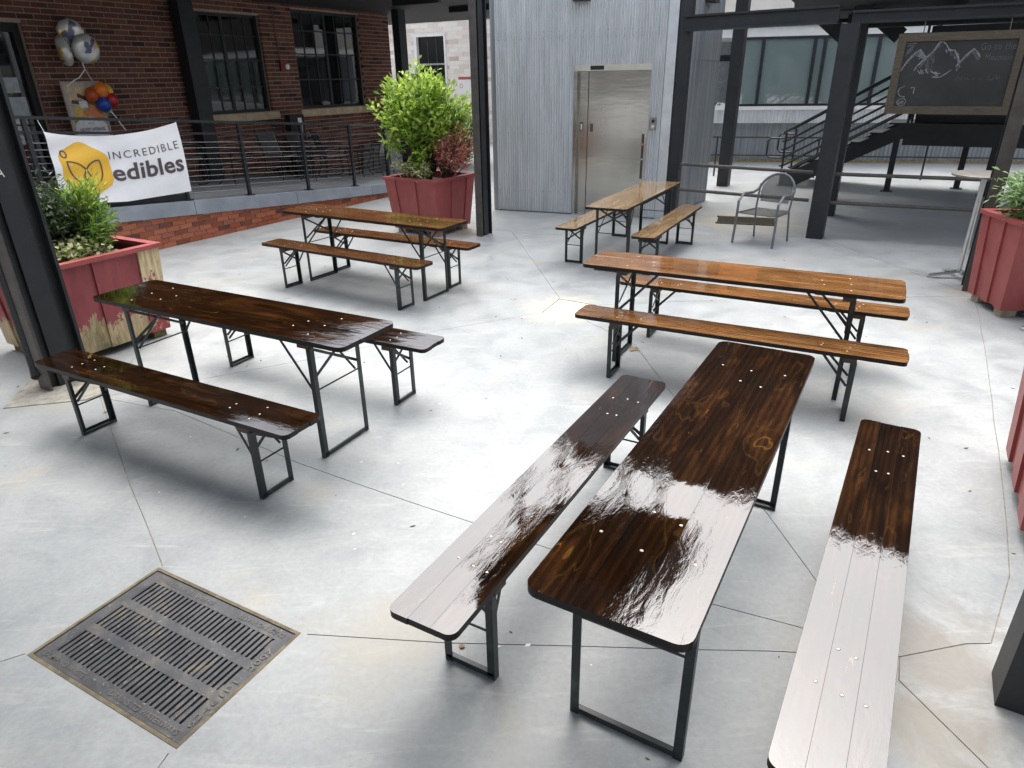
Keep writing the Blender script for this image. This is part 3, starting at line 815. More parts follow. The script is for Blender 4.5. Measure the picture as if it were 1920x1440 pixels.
# grey concrete plinth at the corner
pl = thing('concrete_plinth', 'low grey concrete block against the brick corner behind the patio chairs', 'plinth', tuple(PW(8.8, 3.0)))
m = MB(); m.hexa([PW(7.75, 3.36, -.02), PW(7.75, 2.5, -.02), PW(9.9, 2.5, -.02), PW(9.9, 3.36, -.02), PW(7.85, 3.36, .62), PW(7.85, 2.55, .60), PW(9.9, 2.55, .66), PW(9.9, 3.36, .66)])
m.build('block', CONC2, pl, world=True)

# ================================================================== WHITE PAINTED BRICK BUILDING BEYOND
wb = thing('white_brick_building', 'whitewashed brick building with orange cornice and one dark window, beyond the yard', 'building', (-3.125, 26.25, 0))
WK = 1.25
WO = Vector((-2.5 * WK, 21 * WK, 0))
def WZ(z): return max(-.05, CAMH + (z - CAMH) * WK)
def QP(s, z, out=0.0): return WO + Ee * (s * WK) - D * out + Vector((0, 0, WZ(z)))
def qbx(m, s0, s1, z0, z1, oa, ob): m.hexa([QP(s0, z0, oa), QP(s0, z0, ob), QP(s1, z0, ob), QP(s1, z0, oa), QP(s0, z1, oa), QP(s0, z1, ob), QP(s1, z1, ob), QP(s1, z1, oa)][::1])
m = MB(); WWN = (0.0, .93, 1.25, 3.13)
for (a, b, c, d_) in ((-3.5, 0.0, -.05, 3.66), (.93, 3.2, -.05, 3.66), (0.0, .93, -.05, 1.25), (0.0, .93, 3.13, 3.66)): qbx(m, a, b, c, d_, -.3, 0)
m.build('wall', MORTARW, wb, world=True)
brickwork(wb, UBW, WO, Ee, -3.4 * WK, 3.2 * WK, .02, WZ(3.66), holes=[(-.09 * WK, 1.0 * WK, WZ(1.15), WZ(3.22))], course=.13, blen=.40, gap=.013, depth=.06, nmax=300, seed=12)
m = MB()
for i in range(14): qbx(m, -3.4 + i * .47, -3.4 + i * .47 + .455, 3.665, 3.85, -.2, .03)
m.build('cornice_tiles', BRICKO, wb, world=True, kind='stuff')
m = MB(); qbx(m, -3.5, 3.2, 3.853, 3.90, -.3, .09); m.build('gutter', BLK, wb, world=True)
m = MB(); qbx(m, -3.5, 3.2, 3.903, 4.3, -.3, .02); m.build('parapet', simple('pale_pink_parapet', (.66, .42, .36), .8), wb, world=True)
m = MB(); qbx(m, -.085, -.004, 1.2, 3.2, -.05, .035); qbx(m, .934, .99, 1.2, 3.2, -.05, .035); qbx(m, -.003, .933, 3.132, 3.2, -.05, .034); f = m.build('window', WHITE, wb, world=True)
m = MB(); qbx(m, 0, .93, 1.25, 3.13, -.12, -.10); m.build('pane', simple('black_glass', (.008, .009, .010), .06), f, world=True)
m = MB()
for z in (1.84, 2.42): qbx(m, .005, .925, z, z + .045, -.098, -.07)
m.build('meeting_rail', simple('grey_sash', (.28, .28, .29), .5), f, world=True)
m = MB()
for x in (.31, .61): qbx(m, x, x + .015, 1.27, 3.12, -.098, -.085)
m.build('muntin', simple('dark_sash', (.05, .05, .052), .5), f, world=True)
sg = thing('wall_sign', 'small white notice with a red header strip on the whitewashed brick wall', 'sign', tuple(QP(1.58, 1.9, .01)))
m = MB(); qbx(m, 1.34, 1.80, 1.66, 2.12, .012, .022); m.build('panel', WHITE, sg, world=True)
m = MB(); qbx(m, 1.36, 1.78, 2.04, 2.11, .023, .027); m.build('header', simple('sign_red', (.40, .09, .06), .5), sg, world=True)
m = MB()
rv_, rf_ = ribbon([(1.45 + .05 * math.cos(k * .524), 1.88 + .05 * math.sin(k * .524)) for k in range(12)], .016, True)
m.add([QP(x, y, .026) for x, y in rv_], rf_)
m.build('pictogram', simple('sign_pink', (.55, .22, .22), .5), sg, world=True)

# ================================================================== ELEVATOR TOWER
E0 = Vector((-.17, 11.78, 0)); E1 = Vector((2.43, 10.72, 0)); E2 = Vector((3.53, 12.33, 0)); E3 = E0 + (E2 - E1)
ET = (E1 - E0).normalized(); EN = Vector((ET.y, -ET.x, 0)); EL = (E1 - E0).length
ST = (E2 - E1).normalized(); SN = Vector((ST.y, -ST.x, 0)); SL = (E2 - E1).length
TH_ = 5.3
et = thing('elevator_tower', 'tall corrugated metal elevator tower with stainless steel doors', 'elevator', tuple((E0 + E1) / 2))
def corr(O, T, N, s0, s1, z0, z1, amp=.015, pitch=.0415, zs=1):
    m = MB(); n = max(8, int((s1 - s0) / pitch * 6)); b = 0
    for i in range(n + 1):
        s = s0 + (s1 - s0) * i / n; o_ = amp * math.cos(2 * math.pi * s / pitch)
        m.v.append(O + T * s + N * o_ + Vector((0, 0, z0))); m.v.append(O + T * s + N * o_ + Vector((0, 0, z1)))
    for i in range(n): m.f.append([2 * i, 2 * i + 2, 2 * i + 3, 2 * i + 1]); m.m.append(0)
    return m
FL, FR, FT = 1.31, 2.485, 2.235
fronts = [(0, FL, .015, 1.2, 0.0), (0, FL, 1.2, 2.62, .004), (FR, EL - .13, .015, 2.62, .002)]
k = 0
for a, b in ((0, .62), (.62, 1.31)):
    for z0, z1, off in ((.015, 2.66, .0), (2.64, 4.0, .004), (3.98, TH_, .008)):
        corr(E0 + EN * (off + (.002 if a else 0)), ET, EN, a, b + (.02 if b < 1.3 else 0), z0, z1).build('corrugated_panel', GALV, et, world=True, smooth=True)
for a, b, z0, z1, off in ((FL, 1.95, FT, 2.66, .001), (1.95, FR, FT, 2.66, .003), (FR, EL - .12, .015, 2.66, .0), (FL, 1.95, 2.64, TH_, .005), (1.95, EL - .12, 2.64, TH_, .007)):
    corr(E0 + EN * off, ET, EN, a, b, z0, z1).build('corrugated_panel', GALV, et, world=True, smooth=True)
for a, b, z0, z1, off in ((.1, 1.0, .015, 2.3, 0), (1.0, SL, .015, 2.3, .002), (.1, 1.0, 2.28, 4, .004), (1.0, SL, 2.28, 4, .006), (.1, SL, 3.98, TH_, .008)):
    corr(E1 + SN * off, ST, SN, a, b, z0, z1, .004, .05).build('corrugated_panel', GALVD, et, world=True, smooth=True)
m = MB(); i1, i2, i3, i0 = E1 - EN * .02 - SN * .02, E2 - SN * .02, E3, E0 - EN * .02
for (p, q_) in ((E0, E3), (E3, E2)):
    tt = (q_ - p).normalized(); nn = Vector((-tt.y, tt.x, 0))
    m.hexa([p, q_, q_ + nn * .1, p + nn * .1] + [x + Vector((0, 0, TH_)) for x in (p, q_, q_ + nn * .1, p + nn * .1)])
m.build('rear_wall', GALVD, et, world=True)
scw = MB()
for z in (.35, 1.25, 2.61, 2.70):
    k = 0
    while k * .125 + .06 < EL - .15:
        a = k * .125 + .06; k += 1
        if FL - .02 < a < FR + .02 and z < FT: continue
        scw.box(E0 + ET * a + EN * .024 + Vector((0, 0, z)), (.008, .008, .008), ET)
scw.build('screws', simple('dull_screw', (.16, .16, .165), .5, .6), et, world=True, kind='stuff')
m = MB()   # bright corner trim: two flanges
m.hexa([E1 - ET * .13 + EN * .012, E1 + EN * .012 + SN * .012, E1 + SN * .012 - EN * .0, E1 - ET * .13] + [x + Vector((0, 0, TH_)) for x in (E1 - ET * .13 + EN * .012, E1 + EN * .012 + SN * .012, E1 + SN * .012, E1 - ET * .13)])
m.hexa([E1 + SN * .012 + EN * .001, E1 + SN * .012 + ST * .10, E1 + ST * .10, E1 - EN * .0] + [x + Vector((0, 0, TH_)) for x in (E1 + SN * .012 + EN * .001, E1 + SN * .012 + ST * .10, E1 + ST * .10, E1)])
m.build('corner_trim', TRIM, et, world=True)
cap = MB(); ov = .5   # unseen dark canopy added for its reflection in the tabletops
ring = [E0 + EN * ov - ET * ov, E1 + EN * ov - ET * .1, E2 + SN * ov - EN * ov, E3 - EN * ov - ET * ov]
cap.hexa([p + Vector((0, 0, 8.7)) for p in ring] + [p + Vector((0, 0, 9.9)) for p in ring]); cap.build('added_canopy', DECKM, et, world=True)
cap = MB(); q4 = [E0 - EN * .1, E1 - EN * .1 - ET * .1, E2 - SN * .1, E3]; cap.hexa([p + Vector((0, 0, TH_ - .1)) for p in q4] + [p + Vector((0, 0, TH_ - .02)) for p in q4]); cap.build('tower_roof', DECKM, et, world=True)
for p in (E0 + ET * .25 - EN * .2, E1 - ET * .35 - EN * .2, E2 - ST * .25 - SN * .2, E3 + ET * .2):
    cap = MB(); cap.box(p + Vector((0, 0, (TH_ + 8.7) / 2 - .01)), (.14, .14, 8.7 - TH_), ET); cap.build('added_canopy_post', STEEL, et, world=True)  # posts added to carry the unseen canopy above an open gap
def EP(s, z, out=0.0): return E0 + ET * s + EN * out + Vector((0, 0, z))
def ebx(m, s0, s1, z0, z1, oa, ob): m.hexa([EP(s0, z0, oa), EP(s0, z0, ob), EP(s1, z0, ob), EP(s1, z0, oa), EP(s0, z1, oa), EP(s0, z1, ob), EP(s1, z1, ob), EP(s1, z1, oa)][:8])
def ebx(m, s0, s1, z0, z1, oa, ob):
    q = [EP(s0, z0, ob), EP(s1, z0, ob), EP(s1, z0, oa), EP(s0, z0, oa)]
    m.hexa(q + [p + Vector((0, 0, z1 - z0)) for p in q])
m = MB(); ebx(m, FL, FL + .045, .01, 2.152, -.14, .022); ebx(m, FR - .045, FR, .01, 2.152, -.14, .022); dfm = m.build('door_frame', STAIN, et, world=True)
m = MB(); ebx(m, FL, FR, 2.152, FT, -.14, .024); m.build('lintel', simple('bright_stainless', (.66, .64, .58), .3, .9, .06, 6), dfm, world=True)
m = MB(); ebx(m, FL + .25, FL + .46, 2.165, 2.222, .0245, .028); m.build('floor_display', BLK, dfm, world=True)
m = MB(); ebx(m, FL, FR, -.0, .012, -.16, .03); m.build('threshold', ALU, dfm, world=True)
m = MB(); ebx(m, FL + .047, FL + .195, .014, 2.15, -.10, -.075); d1 = m.build('elevator_door', STAIN, et, world=True)
m = MB(); ebx(m, FL + .20, FR - .11, .014, 2.15, -.13, -.10); d2 = m.build('elevator_door', STAIN, et, world=True)
m = MB(); ebx(m, FR - .105, FR - .047, .014, 2.15, -.105, -.055); jb = m.build('jamb', STAIN, et, world=True)
for (s0, s1, z0, z1, o_, mt, nm) in ((FL + .075, FL + .125, 1.30, 1.42, -.074, BLK, 'latch_plate'), (FL + .09, FL + .115, 1.31, 1.40, -.0715, WHITE, 'latch_plate')):
    m = MB(); ebx(m, s0, s1, z0, z1, o_ - .003, o_); m.build(nm, mt, d1, world=True)
m = MB(); ebx(m, FL + .235, FL + .285, 1.28, 1.40, -.099, -.096); m.build('latch_plate', simple('dull_plate', (.12, .11, .10), .4, .6), d2, world=True)
for s, z in ((1.74, 1.60), (1.74, 1.45), (1.74, 1.25), (2.13, 1.60)):
    m = MB(); ebx(m, s, s + .045, z, z + .01, -.099, -.0975); ebx(m, s, s + .01, z - .04, z - .001, -.099, -.0972); m.build('sticker', TRIM, d2, world=True)
m = MB(); ebx(m, FR - .098, FR - .054, .60, 1.26, -.054, -.048); op = m.build('operating_panel', simple('dark_panel', (.09, .07, .07), .35, .6), et, world=True)
m = MB(); m.lathe((0, 0, 0), [(.017, 0), (.017, .006), (.010, .008)], 12); m.xf(Matrix.Translation(EP(FR - .076, 1.11, -.047)) @ EN.to_track_quat('Z', 'Y').to_matrix().to_4x4()); m.build('button', simple('orange_button', (.72, .25, .05), .4), op, world=True)
m = MB(); m.lathe((0, 0, 0), [(.014, 0), (.014, .006), (.010, .008)], 12); m.xf(Matrix.Translation(EP(FR - .076, .89, -.047)) @ EN.to_track_quat('Z', 'Y').to_matrix().to_4x4()); m.build('button', WHITE, op, world=True)
cp_ = thing('call_panel', 'small elevator call button plate on the corrugated wall right of the door', 'call panel', tuple(EP(2.55, 1.41, .01)))
m = MB(); ebx(m, 2.51, 2.60, 1.32, 1.50, .008, .02); m.build('plate', simple('call_plate', (.30, .28, .26), .35, .8), cp_, world=True)
for z, mt, nm in ((1.45, BLK, 'keyhole'), (1.37, ALU, 'button')):
    m = MB(); m.lathe((0, 0, 0), [(.025, 0), (.025, .006), (.018, .010)], 14); m.xf(Matrix.Translation(EP(2.555, z, .021)) @ EN.to_track_quat('Z', 'Y').to_matrix().to_4x4()); m.build(nm, mt, cp_, world=True)
for P, N_, lb in ((EP(1.40, 3.10, .0), EN, 'dark wall lamp high on the front of the corrugated elevator tower'), (E1 + ST * 1.15 + Vector((0, 0, 3.09)), SN, 'dark wall lamp high on the right flank of the elevator tower')):
    lp = thing('wall_lamp', lb, 'lamp', tuple(P), 0, 'lamps on the elevator tower')
    T_ = Vector((-N_.y, N_.x, 0))
    m = MB(); m.hexa([P - T_ * .13 + Vector((0, 0, -.02)), P - T_ * .10 + N_ * .16 + Vector((0, 0, -.03)), P + T_ * .10 + N_ * .16 + Vector((0, 0, -.03)), P + T_ * .13 + Vector((0, 0, -.02))] + [P - T_ * .13 + Vector((0, 0, .16)), P - T_ * .08 + N_ * .10 + Vector((0, 0, .16)), P + T_ * .08 + N_ * .10 + Vector((0, 0, .16)), P + T_ * .13 + Vector((0, 0, .16))])
    m.build('housing', BLK, lp, world=True)
    m = MB(); m.hexa([P - T_ * .09 + N_ * .03 + Vector((0, 0, -.045)), P - T_ * .07 + N_ * .12 + Vector((0, 0, -.045)), P + T_ * .07 + N_ * .12 + Vector((0, 0, -.045)), P + T_ * .09 + N_ * .03 + Vector((0, 0, -.045))] + [P - T_ * .09 + N_ * .03 + Vector((0, 0, -.034)), P - T_ * .07 + N_ * .12 + Vector((0, 0, -.034)), P + T_ * .07 + N_ * .12 + Vector((0, 0, -.034)), P + T_ * .09 + N_ * .03 + Vector((0, 0, -.034))])
    m.build('lens', GREYP, lp, world=True)

# ================================================================== COLUMNS
def i_column(name, P, z1, label, dep=.30, wid=.13, group='steel columns of the deck', z0=0.0, plate=False, along=None, across=None):
    """P = ground point of the near corner; depth runs along d, width along e (to the left of it)"""
    a = along or D; c = across or (-Ee)
    t = thing(name, label, 'column', tuple(P), 0, group)
    tf, tw = .022, .016
    def blk(x0, x1, y0, y1):
        m = MB(); q = [P + a * x0 + c * y0, P + a * x0 + c * y1, P + a * x1 + c * y1, P + a * x1 + c * y0]
        if (q[1] - q[0]).cross(q[2] - q[1]).z < 0: q.reverse()
        return m.hexa([v + Vector((0, 0, z0)) for v in q] + [v + Vector((0, 0, z1)) for v in q])
    blk(0, tf, 0, wid).build('flange', STEEL2, t, world=True); blk(dep - tf, dep, 0, wid).build('flange', STEEL, t, world=True)
    blk(tf, dep - tf, wid / 2 - tw / 2, wid / 2 + tw / 2).build('web', STEEL, t, world=True)
    blk(dep * .28, dep * .72, wid / 2 + (-tw / 2 - .03 if True else 0), wid / 2 - tw / 2 - .001).build('stiffener', STEEL, t, world=True)
    return t
def box_column(name, P, z1, w_, d_, label, group='steel columns of the deck', m_=None):
    t = thing(name, label, 'column', tuple(P), 0, group)
    q = [P - Ee * w_ / 2 - D * d_ / 2, P + Ee * w_ / 2 - D * d_ / 2, P + Ee * w_ / 2 + D * d_ / 2, P - Ee * w_ / 2 + D * d_ / 2]
    m = MB(); m.hexa(q + [v + Vector((0, 0, z1)) for v in q]); m.build('shaft', m_ or STEEL, t, world=True)
    q = [P - Ee * (w_ / 2 + .05) - D * (d_ / 2 + .05), P + Ee * (w_ / 2 + .05) - D * (d_ / 2 + .05), P + Ee * (w_ / 2 + .05) + D * (d_ / 2 + .05), P - Ee * (w_ / 2 + .05) + D * (d_ / 2 + .05)]
    return t
DECKZ = 3.55
cl = i_column('steel_column', Vector((-3.45, 4.55, 0)), DECKZ, 'black steel column beside the rotted red planter at the left edge', .32, .14)
i_column('steel_column', Vector((-.39, 9.66, 0)), DECKZ, 'black steel column standing right of the green shrub planter', .27, .10)
i_column('steel_column', Vector((4.78, 6.62, 0)), DECKZ, 'black steel column beside the tall round bistro table at right', .27, .12)
brc = box_column('steel_column', Vector((1.895, 1.70, 0)), DECKZ, .30, .17, 'black steel column in the near right corner with a pale side face', m_=STEEL)
# lettering scrap on the left column
vs, fs = fit_text('A', .125, .165, 1.53, 1.59, .006)
stk = thing('column_sticker', 'tiny white letter mark stuck on the left black column', 'sticker', (-3.4, 4.67, 1.56))
m = MB(); m.add([Vector((-3.45, 4.55, 0)) + D * x - Ee * .0305 + Vector((0, 0, z)) for x, z in vs], fs); m.build('mark', WHITE, stk, world=True)
# downspouts
dsn = thing('downspout', 'round black downspout behind the left column, open just above the floor', 'pipe', (-3.62, 4.72, .08))
m = MB(); b = Vector((-3.56, 4.66, .20)); m.tube([b + Vector((.03, -.05, -.10)), b + Vector((0, 0, -.03)), b + Vector((0, 0, .06)), b + Vector((0, 0, 3.3))], .062, 10); m.build('pipe', BLK, dsn, world=True)
ds2 = thing('downspout', 'square grey downspout between the right column and the right planter', 'pipe', (4.93, 6.55, 0))
m = MB(); p0 = Vector((4.945, 6.53, 0)); m.box(p0 + Vector((0, 0, 1.8)), (.085, .085, 3.4), Ee); m.hexa([p0 + Vector((-.09, -.11, .002)), p0 + Vector((.04, -.13, .002)), p0 + Vector((.045, .04, .10)), p0 + Vector((-.045, .04, .10))] + [p0 + Vector((-.07, -.07, .10)), p0 + Vector((.045, -.08, .10)), p0 + Vector((.045, .04, .16)), p0 + Vector((-.045, .04, .16))]); m.build('pipe', STEEL2, ds2, world=True)
box_column('steel_column', Vector((4.235, 9.27, 0)), 2.62, .21, .22, 'nearest of the three black columns in a row before the metal stairs')
box_column('steel_column', Vector((5.10, 10.87, 0)), 3.6, .21, .22, 'middle of the three black columns in a row before the metal stairs')
box_column('steel_column', Vector((5.72, 12.4, 0)), 3.6, .21, .22, 'farthest of the three black columns in a row before the metal stairs')
box_column('steel_column', Vector((4.38, 14.1, 0)), 3.6, .22, .22, 'black column standing free behind the elevator tower before the far sheds')
box_column('steel_column', Vector((2.565, 10.74, 0)), 3.6, .16, .16, 'black corner column against the bright trim of the elevator tower')
box_column('steel_column', Vector((-2.52, 17.87, 0)), 3.6, .2, .26, 'black column before the whitewashed brick wall beyond the patio')
box_column('steel_column', WP(3.22, 0, .22) + Vector((0, 0, 0)), 3.6, .26, .30, 'black column against the dark brick wall left of the first window')

# ================================================================== DECKS OVERHEAD
def slab(name, label, ring, z0, z1, cat='deck', joist=None, mt=DECKM):
    c = sum((Vector(p) for p in ring), Vector()) / len(ring)
    t = thing(name, label, cat, (c.x, c.y, z0))
    q = [Vector((p[0], p[1], 0)) for p in ring]
    if (q[1] - q[0]).cross(q[2] - q[1]).z < 0: q.reverse()
    m = MB(); m.hexa([v + Vector((0, 0, z0)) for v in q] + [v + Vector((0, 0, z1)) for v in q]); m.build('deck_slab', mt, t, world=True)
    return t
L0 = Vector((-3.4, 4.7, 0))     # left column grid corner
def GP(a, b): return L0 + D * a + Ee * b     # a along d, b along e
ROW3 = 15.45
ldk = slab('upper_deck', 'dark steel deck over the patio, along the top left', [GP(-9, -9.2), GP(-9, -3.4), GP(ROW3, -3.4), GP(ROW3, -9.2)][::1], DECKZ, 3.85)
for a in range(-8, 16, 2):
    m = MB(); m.bar(GP(a, -4.6) + Vector((0, 0, DECKZ - .06)), GP(a, -3.45) + Vector((0, 0, DECKZ - .06)), .10, .115); m.build('joist', DECKM, ldk, world=True)
ndk = slab('upper_deck', 'dark steel deck over the near side, above the drain grate', [GP(-9, -.10), GP(-9, 5.88), GP(-.05, 5.88), GP(-.05, -.10)], DECKZ, 4.1)
rdk = slab('upper_deck', 'dark steel deck over the right side behind the right planter', [GP(-9, 8.0), GP(-9, 14), GP(5.5, 14), GP(5.5, 8.0)], DECKZ, 4.1)
def fa(p, q_): return [Vector(p), Vector(q_)]
F0 = Vector((4.3, 9.3, 0)); FQ = Vector((5.8, 8.55, 0)); FT_ = (FQ - F0).normalized(); FN = Vector((FT_.y, -FT_.x, 0))
def FP(s, z, out=0.0): return F0 + FT_ * s + FN * out + Vector((0, 0, z))
fdk = slab('upper_deck', 'dark steel deck over the stairs at top right', [FP(-.75, 0, .02), FP(7, 0, .02), FP(7, 0, -6.0), Vector((5.6, 14.7, 0))], 2.93, 3.3)
m = MB(); m.hexa([FP(-.9, 3.305, .0), FP(7, 3.305, .0), FP(7, 3.305, -.12), FP(-.9, 3.305, -.12), FP(-.9, 3.75, .0), FP(7, 3.75, .0), FP(7, 3.75, -.12), FP(-.9, 3.75, -.12)]); m.build('parapet_panel', DECKM, fdk, world=True)
for s in (1.2, 2.6, 4.0):
    m = MB(); m.bar(FP(s, 2.86, -.1), FP(s, 2.86, -5.2), .09, .13); m.build('joist', DECKM, fdk, world=True)
def beam(a, b, w_, h_, label, z):
    a = Vector(a); b = Vector(b); c = (a + b) / 2
    t = thing('steel_beam', label, 'beam', (c.x, c.y, z))
    d_ = (b - a).normalized()
    m = MB(); m.bar(Vector((a.x, a.y, z)), Vector((b.x, b.y, z)), w_ * .25, h_ - .05); m.build('web', STEEL, t, world=True)
    for sg_ in (-1, 1):
        m = MB(); m.bar(Vector((a.x, a.y, z + sg_ * (h_ / 2 - .0125))), Vector((b.x, b.y, z + sg_ * (h_ / 2 - .0125))), w_, .025); m.build('flange', STEEL, t, world=True)
    return t
beam((2.50, 10.62, 0), (4.12, 9.38, 0), .14, .20, 'dark steel beam from the elevator tower to the nearest row column', 2.73)
beam(FP(-.05, 0), FP(5.5, 0), .14, .14, 'grey steel beam above the chalkboard', 2.69)
beam((4.7, 14.0, 0), (8.7, 12.2, 0), .14, .22, 'dark beam across the yard in front of the far shed windows', 2.98)
beam((5.15, 10.9, 0), (7.6, 9.7, 0), .12, .18, 'short dark beam over the stair foot', 2.74)
# a flight of steel stairs crossing overhead
ov = thing('overhead_stair', 'dark steel stair stringers slanting up under the deck beside the elevator tower', 'stair', (4.2, 12.4, 3.0))
for off in (0, .75):
    m = MB(); a = Vector((5.25 + off * .86, 11.6 - off * .5, 2.55)); b = Vector((3.5 + off * .86, 12.4 - off * .5, 4.1)); m.bar(a, b, .07, .22); m.build('stringer', STEEL, ov, world=True)
for k in range(7):
    a = Vector((5.25, 11.6, 2.6)).lerp(Vector((3.5, 12.4, 4.15)), (k + .5) / 7)
    m = MB(); m.bar(a + Vector((.03, -.02, 0)), a + Vector((.62, -.36, 0)), .2, .03); m.build('tread', STEEL, ov, world=True)

# ================================================================== FAR CORRUGATED SHED, BACKDROP BUILDING, TREE
A0 = Vector((5.31, 18.0, 0)); B0 = Vector((9.73, 17.03, 0)); AT = (B0 - A0).normalized(); AN = Vector((AT.y, -AT.x, 0))
def AP(s, z, out=0.0): return A0 + AT * s + AN * out + Vector((0, 0, z))
def abx(m, s0, s1, z0, z1, oa, ob):
    q = [AP(s0, z0, ob), AP(s1, z0, ob), AP(s1, z0, oa), AP(s0, z0, oa)]
    m.hexa(q + [p + Vector((0, 0, z1 - z0)) for p in q])
sh = thing('corrugated_shed', 'long low corrugated metal building with a band of greenish windows behind the stairs', 'building', tuple(A0))
SA, SB = -1.2, 11.5
m = MB(); abx(m, SA, SB, -.04, .94, -2.5, -.30); m.build('base_wall', GALVD, sh, world=True)
corr(AP(0, 0, -.285), AT, AN, SA, SB, .06, .93, .010, .09).build('corrugated_panel', GALVD, sh, world=True, smooth=True)
m = MB(); abx(m, SA, SB, .0, .055, -.30, -.25); m.build('base_trim', simple('rusty_yellow_base', (.34, .27, .13), .8, 0, .4), sh, world=True)
for a in range(-1, 11, 3): corr(AP(0, 0, .0 + (a % 2) * .003), AT, AN, max(SA, a), min(SB, a + 3.02), .95, 1.245, .008, .07).build('corrugated_panel', GALV, sh, world=True, smooth=True)
m = MB(); abx(m, SA, SB, .94, 1.245, -.28, -.02); m.build('sill_wall', GALVD, sh, world=True)
m = MB(); abx(m, SA, SB, 1.25, 1.335, -.28, .05); m.build('white_sill', WHITE, sh, world=True)
m = MB(); abx(m, SA, SB, 2.86, 3.06, -2.5, .04); m.build('white_fascia', WHITE, sh, world=True)
m = MB(); abx(m, SA, SB, 1.34, 2.855, -2.5, -2.4); abx(m, SA, SB, 3.063, 3.10, -3.0, .15); m.build('back_wall', GREYP, sh, world=True)
mul = [.25, .84, 2.0, 2.22, 3.4, 4.6, 5.8, 7.0, 8.2, 9.4, 10.6]
for a, b in zip(mul[:-1], mul[1:]):
    m = MB(); abx(m, a - .035, a + .035, 1.34, 2.855, -.06, .02); abx(m, a + .036, b - .036, 1.34, 1.39, -.06, .018); abx(m, a + .036, b - .036, 2.80, 2.855, -.06, .018)
    f = m.build('window', STEEL, sh, world=True)
    m = MB(); abx(m, a + .036, b - .036, 1.39, 2.80, -.035, -.03); m.build('pane', GLASSG, f, world=True)
m = MB(); abx(m, SA, SB, 2.36, 2.50, -.75, -.6); m.build('reflection_band', GREYP if False else DECKM, sh, world=True)  # dark bar stands in for the deck's reflection in the panes
for a in (1.55, 3.0, 5.1, 7.6): m = MB(); abx(m, a, a + .14, 1.34, 2.855, -.95, -.8); m.build('interior_post', DECKM, sh, world=True)
m = MB(); abx(m, .9, 1.35, 1.40, 1.78, -.58, -.25); m.build('interior_cabinet', simple('cream_box', (.55, .52, .44), .7), sh, world=True)
bk = thing('backdrop_building', 'tall orange and pale brick building rising behind the sheds and elevator tower', 'building', (6, 33, 0))
KO = Vector((-6, 40, 0)) - D * 2
def kbx(m, s0, s1, z0, z1, o0=0, o1=.3):
    q = [KO + Ee * s0 - D * o1, KO + Ee * s1 - D * o1, KO + Ee * s1 - D * o0, KO + Ee * s0 - D * o0]
    m.hexa([p + Vector((0, 0, z0)) for p in q] + [p + Vector((0, 0, z1)) for p in q])
m = MB(); kbx(m, -2, 30, -.05, 5.2, -6, 0); m.build('wall', simple('pale_render', (.70, .66, .60), .8, 0, .1, 1.2), bk, world=True)
m = MB()
for r in range(16):
    for k in range(31): kbx(m, -2 + k + (.5 if r % 2 else 0), -2 + k + (.5 if r % 2 else 0) + .97, 5.2 + r * .26, 5.2 + r * .26 + .24, -.05, .0 + .01 * ((r * 7 + k * 3) % 3))
m.build('brick_band', BRICKO, bk, world=True, kind='stuff')
m = MB(); kbx(m, -2, 30.5, 5.2, 9.4, -6, -.055); m.build('upper_wall', simple('pale_joint', (.6, .45, .36), .8), bk, world=True)
m = MB(); kbx(m, 12, 46, 9.41, 18.5, -8, .1); kbx(m, 30.6, 46, -.05, 9.4, -8, .1); m.build('added_dark_storeys', simple('added_storeys_dark', (.045, .036, .032), .7), bk, world=True)  # unseen dark storeys added to darken the tabletop reflections at right
for i in range(7):
    m = MB(); kbx(m, 1 + i * 4, 2.6 + i * 4, 6.2, 8.6, .03, .06); f = m.build('window', WHITE, bk, world=True)
    m = MB(); kbx(m, 1.12 + i * 4, 2.48 + i * 4, 6.32, 8.48, .061, .07); m.build('pane', GLASSG, f, world=True)

# ------------------------------------------------------------------ foliage helper
def leaves(m, rnd, centre, direction, n, length, width, spread, droop=.2, jitter=.06, fold=.25):
    """n narrow folded leaves around a shoot tip"""
    for _ in range(n):
        d = (direction + Vector((rnd.gauss(0, spread), rnd.gauss(0, spread), rnd.gauss(0, spread)))).normalized()
        c = centre + Vector((rnd.gauss(0, jitter), rnd.gauss(0, jitter), rnd.gauss(0, jitter)))
        l = length * rnd.uniform(.65, 1.25); w_ = width * rnd.uniform(.7, 1.2)
        up = Vector((rnd.gauss(0, .5), rnd.gauss(0, .5), 1)).normalized()
        sd_ = d.cross(up)
        if sd_.length < 1e-3: continue
        sd_.normalize(); nn = sd_.cross(d)
        tip = c + d * l - Vector((0, 0, droop * l)); mid = c + d * l * .5 + nn * fold * w_
        m.add([c, mid + sd_ * w_ / 2 - nn * fold * w_, tip, mid - sd_ * w_ / 2 - nn * fold * w_], [(0, 1, 2), (0, 2, 3)])
